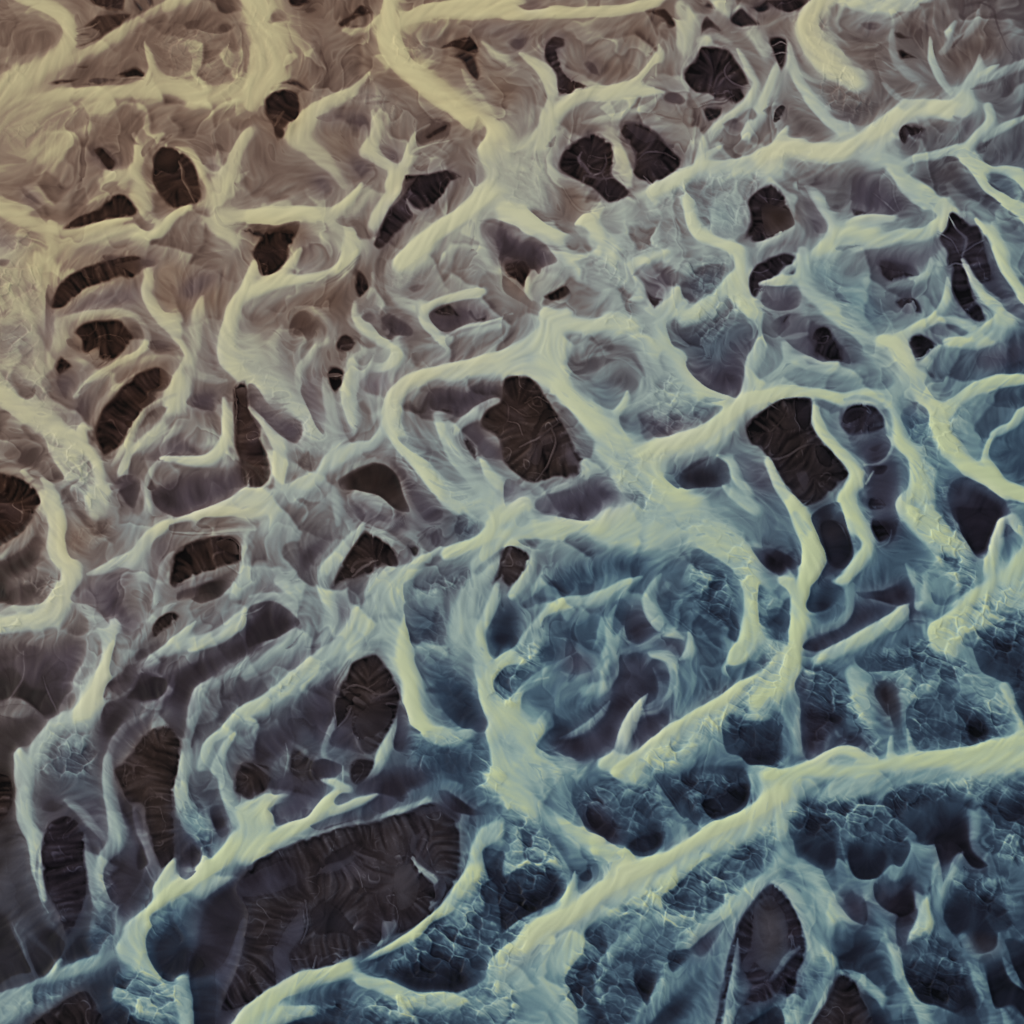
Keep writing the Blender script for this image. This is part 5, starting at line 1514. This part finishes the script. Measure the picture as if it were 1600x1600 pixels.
L20u 80,126 92,120,3 108,112,3 126,118,3 136,130,3 134,139 112,140 92,138 84,134 # deep blue lens of shoal just below the great charcoal plain
L30u 52,128 54,122,1 72,116,2 90,112,2 74,120,2 64,130 56,130
L22u 140,52 148,44,2 160,50,2 168,60,2 168,92,2 156,84,2 146,72,2
S66 58,124,12 42,130,10 24,136,14 8,148,16 -6,162,20
S60 64,132,9 82,138,9 96,144,10 120,144,10 144,138,9 158,122,8
L34u 14,150 20,144,1 36,140,2 52,142,3 76,148,3 100,152,4 120,158,3 116,166 60,166 30,158,2 40,150,2 24,152
S60 -4,170,20 14,154,10 34,152,6
L20u 0,166 24,156,2 40,154,2 60,162,2 60,170 0,170
S54 160,128,16 140,146,18 166,150,30
@ 2 3
S68 -6,4,30 8,22,22 14,34,10
L52u -8,24,3 8,26,3 24,38,3 38,56,2 38,70,1 34,76 20,86,2 6,96 -6,102
L18u -8,72 4,60,2 20,54,3 34,66,2 36,76 28,84 16,90 0,98 -8,102
L30u -4,66,3 8,58,3 24,64,4 34,72,4 20,80,4 0,84,3
L17u 22,36 30,40,2 36,48,2 40,60,2 42,68,1 46,72 38,66,2 30,56,2
S58 24,0,12 28,20,14 36,36,14 50,48,14 60,58,12
L50 46,50,3 60,58 60,66 54,71 48,70,2 44,60,3
L14u,1.5 42,66 50,62 52,68 46,71
L34u 37,18 40,8,2 52,4,3 66,6,3 82,8,3 94,20,2 102,30,2 98,40,3 94,50,2 88,56 80,55 74,52 66,50 60,44 48,40 44,32 # round rippled blue shoal, left one of two above the big diagonal channel
L22p 44,30 46,18,3 58,14,4 64,28,3 70,44,2 64,48 54,42 46,36
L17u 70,52 76,40,3 90,34,4 98,40,2 90,54 82,56
S56 36,-4,6 40,6,4 46,0,3
L26u 90,4 100,2,2 120,-4,2 144,-4,2 149,8 148,20 142,28 132,33 126,32 116,36 112,32 104,28 98,20 # blue shoal of diamond facets, right one of two above the big diagonal channel
L38u 112,28 110,14 114,7,1 122,22,1 126,30 118,36 113,33
L34u 104,28 104,10,2 110,16,1 112,32
L17u 118,22 126,14,2 140,6,3 149,10 147,22 140,29 128,33
S38u 90,4,2 98,16,2 106,28,2
S48 150,2,6 152,14,7 146,28,6
S52 110,32,5 106,42,6 96,52,6
S74y 166,18,12 148,30,12 130,38,12 114,48,12 96,58,10 76,66,16 60,74,16 44,86,16 28,96,16 12,106,16 -6,124,18
S72y 70,50,2 72,58,8 66,64,10
S68 40,64,2 38,74,6 34,82,8
S64 166,34,18 140,46,20 116,60,22 96,74,22 76,88,22 56,100,22 36,114,22 20,130,24 10,150,34
S56 166,56,12 150,74,12 130,92,12 112,110,10
L44u 118,60 130,48,4 148,40,5 166,38,5 166,64,3 150,74,3 134,84,3 120,96,3 104,88,4 96,80,3
L34u 94,80 104,70,2 116,60,2 118,72,2 112,82,2 110,92,1 98,92
L36u 46,100 56,90,3 74,84,4 90,84,4 96,94,4 80,102,3 66,112,2 56,122,2 48,130 36,136 34,130 40,114,3
L22u 32,132 40,118,2 52,118,2 56,130,2 54,140,2 62,156,2 66,168 42,168 40,150 36,140
L36u 54,124,2 68,112,3 90,110,3 96,118,3 92,132,3 84,148,2 76,160,2 64,166 58,150
L17u 76,128 84,122,2 96,128,2 90,140,2 84,150,1 78,142
L18u 97,120 98,114 108,112,1 116,112,2 108,122,2 100,128
S56 -6,132,26 10,150,34 30,166,30
L22u 84,166 92,146,3 104,134,4 112,126,4 124,120,4 120,140,4 110,160,4
L26p,3 110,112 124,100 140,88 120,118
L42u 130,168 136,140,1 140,112,1 141,106 144,124,1 152,136,2 148,148,2 140,160,2 138,168
S48u 141,106,2 139,124,4 136,142,6 134,166,8
L30p 142,124,1 146,112,2 158,104,1 156,120,2 148,130,2
D13p 151,145 156,136 170,124 178,116 178,140 160,150
L36u 139,158 144,148,1 160,140,2 170,132 170,150 152,160 144,166
L22u 144,162 166,148 170,168 142,168

@ 0 0
R60,12 30,-4 45,10 45,30 10,60 -5,60 0,40 35,28
R60,10 -5,72 20,72 70,62 60,72 30,86 -5,96
R60,8 100,20 160,10 160,58 110,52
R70,6 0,136 22,142 24,158 0,160
@ 1 0
R60,8 -5,0 20,20 10,45 -5,40
R70,10 82,20 94,20 110,20 150,12 105,40 140,75 120,70 84,40
R60,10 44,56 96,55 90,85 70,70
R60,10 130,120 165,80 165,110 120,145
@ 2 0
R70,10 -5,100 20,90 26,120 5,135 -5,130
R80,8 88,122 110,108 150,102 165,96 160,115 140,150 115,150 105,160 60,160
@ 3 0
R80,8 24,10 40,10 60,52 80,66 56,76 34,70 24,50
R70,6 -5,96 20,92 50,92 80,72 60,92 30,100 -5,106
@ 0 1
R90,8 -5,5 28,5 28,40 34,70 38,94 28,104 10,90 -5,80
R90,8 -5,84 28,104 60,125 64,160 34,160 36,130 10,100
R80,8 136,45 150,45 165,80 165,110 145,70
@ 1 1
R80,6 74,10 100,5 110,15 84,28 100,50 78,50
R80,8 0,60 30,90 46,122 28,136 20,118 0,85
R90,6 84,88 92,92 92,100 120,140 136,150 160,160 120,155 84,110
@ 2 1
R90,8 44,0 66,0 80,30 110,80 130,96 90,118 80,96 84,80 96,60 44,42 66,30
R90,8 100,40 140,20 150,36 120,60
R80,8 100,0 138,0 130,28 108,28
R80,8 60,120 100,118 134,104 110,124 92,134 104,152 80,165 60,140
@ 3 1
R70,8 20,0 46,0 50,20 70,50 30,20
R90,8 80,86 100,90 136,90 124,118 150,142 116,128 118,150 96,165 84,165 92,130 82,110
@ 0 2
R100,6 42,8 74,4 66,22 46,30
R100,6 10,42 36,38 40,60 0,80 0,66 28,60
R100,8 30,132 58,126 60,165 20,165
@ 1 2
R100,5 124,-2 140,2 136,18 126,18
R90,8 92,44 140,34 130,50 100,58
R70,10 94,60 120,60 140,120 130,134 104,106
R100,8 150,92 166,96 166,125 142,120
R80,6 20,100 50,90 20,115 0,125
R90,8 98,138 140,138 150,165 100,165
@ 2 2
R90,10 60,4 130,0 150,20 160,60 150,90 165,90 160,108 140,92 145,60 120,22 90,12
R90,8 110,26 140,42 142,80 112,60
R100,8 0,80 20,76 20,100 0,104
R100,8 60,165 130,118 140,108 170,100 170,165 140,155 130,140 100,165
@ 3 2
R100,8 84,0 118,0 134,40 118,55 96,20
R100,8 100,70 166,40 166,130 130,88 96,92 100,80
R100,8 52,90 100,76 150,112 150,146 90,152 84,116 60,100
R100,8 16,100 40,92 54,110 74,148 62,156 50,130 30,150
R80,8 -8,40 14,70 20,100 -8,120
@ 0 3
R90,8 112,20 136,30 136,56 122,60
R90,6 60,66 74,66 72,108 52,116
R100,8 92,92 126,74 150,60 110,80 120,98 94,112
R100,8 72,124 112,130 112,165 70,165
R80,8 0,145 60,125 40,145 0,160
@ 1 3
R100,8 88,112 140,60 170,30 170,120 130,138 80,130
R100,8 14,146 60,142 160,130 160,165 20,165
R80,8 128,0 158,0 150,30
@ 2 3
R100,8 -8,20 10,24 38,60 36,80 0,100 -8,100
R100,8 40,12 90,8 100,40 80,56 44,36
R100,8 94,4 145,0 148,20 120,34
R100,8 166,28 140,45 70,80 34,115 30,150 60,168 90,150 130,92 166,60
@ 3 3
R100,8 10,24 40,16 80,20 90,50 60,50 14,44
R100,8 74,10 166,6 166,60 140,58 128,20 80,30
R100,8 110,66 150,66 158,105 130,90
R100,8 84,96 110,100 130,124 120,154 88,140
R90,8 0,140 36,110 40,130 10,165

'''
# ---------------------------------------------------------------- materials
def lin(c): c = c / 255.0; return c / 12.92 if c <= .04045 else ((c + .055) / 1.055) ** 2.4
def toned_sediment(name, rough, spec, bump):
    m = bpy.data.materials.new(name); m.use_nodes = True
    nt = m.node_tree; n = nt.nodes; l = nt.links; bs = n['Principled BSDF']
    def at(a):
        q = n.new('ShaderNodeAttribute'); q.attribute_name = a; return q.outputs['Fac']
    geo = n.new('ShaderNodeNewGeometry')
    no = n.new('ShaderNodeTexNoise'); no.inputs['Scale'].default_value = 5.5; no.inputs['Detail'].default_value = 5; no.inputs['Roughness'].default_value = .65
    l.new(geo.outputs['Position'], no.inputs['Vector'])
    g = n.new('ShaderNodeMath'); g.operation = 'MULTIPLY_ADD'; g.inputs[1].default_value = .05; g.inputs[2].default_value = -.025
    l.new(no.outputs['Fac'], g.inputs[0])
    s = n.new('ShaderNodeMath'); s.operation = 'ADD'; l.new(at('silt'), s.inputs[0]); l.new(g.outputs[0], s.inputs[1])  # silt: milkiness with relief shading painted in
    def rampn(cols):
        r = n.new('ShaderNodeValToRGB'); e = r.color_ramp.elements
        while len(e) < len(STOPS): e.new(.5)
        for k, (p, c) in enumerate(zip(STOPS, cols)):
            e[k].position = p; e[k].color = (lin(c[0]), lin(c[1]), lin(c[2]), 1)
        l.new(s.outputs[0], r.inputs[0]); return r.outputs[0]
    def mix(f, a, b):
        q = n.new('ShaderNodeMix'); q.data_type = 'RGBA'; l.new(f, q.inputs[0]); l.new(a, q.inputs[6]); l.new(b, q.inputs[7]); return q.outputs[2]
    def mr(v, a, b, c, d):
        q = n.new('ShaderNodeMapRange'); l.new(v, q.inputs[0])
        for k, x in enumerate((a, b, c, d)): q.inputs[k+1].default_value = x
        return q.outputs[0]
    w = at('light_toning')
    col = mix(mr(w, .5, 1, 0, 1), mix(mr(w, 0, .5, 0, 1), rampn(BLUE), rampn(MIDDLE)), rampn(SUN_WARM))  # warm sun and blue sky toning mixed into the base colour
    col = mix(mr(at('clay'), 0, 1, 0, .55), col, rampn(CLAY))
    l.new(col, bs.inputs['Base Color'])
    bs.inputs['Roughness'].default_value = rough; bs.inputs['Specular IOR Level'].default_value = spec
    b = n.new('ShaderNodeBump'); b.inputs['Strength'].default_value = bump; b.inputs['Distance'].default_value = .05
    l.new(no.outputs['Fac'], b.inputs['Height']); l.new(b.outputs[0], bs.inputs['Normal'])
    return m
M_WATER = toned_sediment('milky_melt_water', .5, .06, .25)
M_SAND = toned_sediment('black_volcanic_sand', .95, .05, .6)

# ---------------------------------------------------------------- survey -> fields
GX, GY, T, warm, mauve, rip, ids, dry, isl, parts = survey(CHART, BASE)
T2, warm, mauve, rip, amt, dep, edge, s1, s2, dry2 = detail(GX, GY, T, warm, mauve, rip, dry)
TONING_F = hue_field(GX, GY, warm)

# where each charted point lies on the ground, seen from the survey plane
tn = math.tan(FOV / 2)
u = (GX - 800) / 800 * tn; v = (800 - GY) / 800 * tn
cp, sp = math.cos(PITCH), math.sin(PITCH)
dz = -sp + v * cp; dy = cp + v * sp
PX = u * (CAM_H / -dz); PY = dy * (CAM_H / -dz)
# relief in metres: paler tone raised so it catches light as ridges, dry bars lifted a little, ripples and rills added
ruf = CAM_H / -dz / 190.0
isdry = np.array([False] + [q[1] == 'D' for q in isl])[ids]
island = blur(isdry.astype(float), 4)
PZ = .16 * smooth(island * 1.25) + RELIEF * (blur(T2, 3) - .45) + ruf * (amt * dep * RIPPLE_H + .03 * s2 * (.4 + dry2) + .016 * s1 * (.3 + dry2))
PZ = PZ.astype(np.float32)

# ---------------------------------------------------------------- meshes
def sheet(name, mask, mat, skirt=0.0, parent=None):
    """the charted cells in mask as one mesh, with a buried rim of the given depth"""
    ii, jj = np.nonzero(mask)
    if len(ii) == 0: return None
    q = np.stack([ii*N + jj, (ii+1)*N + jj, (ii+1)*N + jj+1, ii*N + jj+1], 1)
    used, inv = np.unique(q, return_inverse=True); F = inv.reshape(-1, 4)
    co = np.stack([PX.ravel()[used], PY.ravel()[used], PZ.ravel()[used]], 1)
    attr = {k: a.ravel()[used] for k, a in (('silt', T2), ('light_toning', TONING_F), ('clay', mauve))}
    nf = len(F)
    if skirt:
        E = np.concatenate([F[:, [k, (k+1) % 4]] for k in range(4)])
        key = np.sort(E, 1); key = key[:, 0].astype(np.int64) * (len(used) + 1) + key[:, 1]
        _, idx, cnt = np.unique(key, return_index=True, return_counts=True)
        be = E[idx[cnt == 1]]
        n0 = len(co); k = len(be)
        top = co[be.ravel()]; bot = top.copy(); bot[:, 2] = np.minimum(bot[:, 2], 0) - skirt
        a = {kk: np.concatenate([vv, vv[be.ravel()], vv[be.ravel()]]) for kk, vv in attr.items()}; attr = a
        co = np.concatenate([co, top, bot])
        s = n0 + 2*np.arange(k)
        F = np.concatenate([F, np.stack([s + 1, s, s + 2*k, s + 2*k + 1], 1)])
    if parent is not None: org = np.array(parent.location)
    elif skirt: c = co[:, :2].mean(0); org = np.array([c[0], c[1], 0.0])
    else: org = np.zeros(3)
    co = (co - org).astype(np.float32)
    me = bpy.data.meshes.new(name)
    me.vertices.add(len(co)); me.vertices.foreach_set('co', co.ravel())
    me.loops.add(F.size); me.loops.foreach_set('vertex_index', F.ravel().astype(np.int32))
    me.polygons.add(len(F)); me.polygons.foreach_set('loop_start', np.arange(0, F.size, 4, dtype=np.int32))
    me.update(calc_edges=True); me.validate()
    me.polygons.foreach_set('use_smooth', np.ones(len(F), bool))
    for k, v_ in attr.items():
        me.attributes.new(k, 'FLOAT', 'POINT').data.foreach_set('value', v_.astype(np.float32))
    me.materials.append(mat)
    o = bpy.data.objects.new(name, me); scene.collection.objects.link(o)
    if parent is not None: o.parent = parent
    else: o.location = org
    return o

cell = ids[:-1, :-1]
water = sheet('river_water', cell == 0, M_WATER)
water['kind'] = 'structure'; water['label'] = 'milky braided glacial river water of pale channels and submerged bars'
# the river runs on past the surveyed square, in less detail
def margin(P=387, st=3):
    n = (N - 1 + 2 * P) // st + 1
    k = np.arange(n) * st - P
    oy, ox = np.meshgrid(np.maximum(-k, 0) + np.maximum(k - N + 1, 0), np.maximum(-k, 0) + np.maximum(k - N + 1, 0), indexing='ij')
    def fold(q): q = np.abs(q) % (2 * N - 2); return np.where(q > N - 1, 2 * N - 2 - q, q)
    ky, kx = np.meshgrid(k, k, indexing='ij')
    SY = fold((ky + 1.1 * ox).astype(int)); SX = fold((kx - .9 * oy).astype(int))
    def ext(a): return a[SY, SX]
    ax_ = LO + (np.arange(n) * st - P) * STEP
    gx, gy = np.meshgrid(ax_, ax_)
    u = (gx - 800) / 800 * tn; v = (800 - gy) / 800 * tn
    dz = -sp + v * cp; dy = cp + v * sp
    co = np.stack([u * (CAM_H / -dz), dy * (CAM_H / -dz), ext(PZ)], -1).reshape(-1, 3).astype(np.float32)
    i, j = np.meshgrid(np.arange(n - 1), np.arange(n - 1), indexing='ij')
    a, b = P // st, (P + N - 1) // st
    m = ~((i >= a) & (i < b) & (j >= a) & (j < b)); i, j = i[m], j[m]
    F = np.stack([i*n + j, (i+1)*n + j, (i+1)*n + j+1, i*n + j+1], 1).astype(np.int32)
    me = bpy.data.meshes.new('river_water'); me.vertices.add(len(co)); me.vertices.foreach_set('co', co.ravel())
    me.loops.add(F.size); me.loops.foreach_set('vertex_index', F.ravel())
    me.polygons.add(len(F)); me.polygons.foreach_set('loop_start', np.arange(0, F.size, 4, dtype=np.int32))
    me.update(calc_edges=True); me.validate(); me.polygons.foreach_set('use_smooth', np.ones(len(F), bool))
    for k, f in (('silt', T2), ('light_toning', TONING_F), ('clay', mauve)):
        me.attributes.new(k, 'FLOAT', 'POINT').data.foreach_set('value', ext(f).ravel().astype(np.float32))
    me.materials.append(M_WATER); o = bpy.data.objects.new('river_water', me); scene.collection.objects.link(o)
    o['kind'] = 'structure'; o['label'] = 'milky braided river running on beyond the frame'
margin()
for k, (lab, kd) in enumerate(isl, 1):
    kids = [p for p in parts if p[0] == k]
    m = cell == k
    cid = parts_map[:-1, :-1]
    body = m.copy()
    for (kk, pid, nm) in kids: body &= cid != pid
    name = 'sandbar' if kd == 'D' else 'shoal'
    o = sheet(name, body, M_SAND if kd == 'D' else M_WATER, skirt=.8)
    if o is None: continue
    o['label'] = lab; o['category'] = name
    o['group'] = 'dark sandbars between the river channels' if kd == 'D' else 'drowned shoals in the river shallows'
    bpy.context.view_layer.update()
    for (kk, pid, nm) in kids:
        sheet(nm, m & (cid == pid), M_SAND, skirt=.8, parent=o)

# ---------------------------------------------------------------- the plain beyond the charted reach
def plain():
    m = bpy.data.materials.new('outwash_plain'); m.use_nodes = True
    nt = m.node_tree; n = nt.nodes; l = nt.links; bs = n['Principled BSDF']
    geo = n.new('ShaderNodeNewGeometry')
    wv = n.new('ShaderNodeTexNoise'); wv.inputs['Scale'].default_value = .05; wv.inputs['Detail'].default_value = 4
    l.new(geo.outputs['Position'], wv.inputs['Vector'])
    mp = n.new('ShaderNodeVectorMath'); mp.operation = 'MULTIPLY_ADD'; mp.inputs[1].default_value = (14, 14, 0); l.new(wv.outputs['Color'], mp.inputs[0]); l.new(geo.outputs['Position'], mp.inputs[2])
    vo = n.new('ShaderNodeTexVoronoi'); vo.feature = 'DISTANCE_TO_EDGE'; vo.inputs['Scale'].default_value = .085; l.new(mp.outputs[0], vo.inputs['Vector'])
    r = n.new('ShaderNodeValToRGB'); e = r.color_ramp.elements
    e[0].position = .0; e[0].color = (.3, .33, .3, 1); e[1].position = .5; e[1].color = (.03, .026, .03, 1)
    x = e.new(.09); x.color = (.2, .22, .22, 1); x = e.new(.2); x.color = (.09, .09, .11, 1)
    l.new(vo.outputs['Distance'], r.inputs[0]); l.new(r.outputs[0], bs.inputs['Base Color'])
    bs.inputs['Roughness'].default_value = .7
    me = bpy.data.meshes.new('ground'); S = 9000
    me.from_pydata([(-S, -S, -1.1), (S, -S, -1.1), (S, S, -1.1), (-S, S, -1.1)], [], [(0, 1, 2, 3)])
    me.materials.append(m); o = bpy.data.objects.new('ground', me); scene.collection.objects.link(o)
    o['kind'] = 'structure'; o['label'] = 'dark outwash plain with pale threads of water beyond the river reach'
plain()
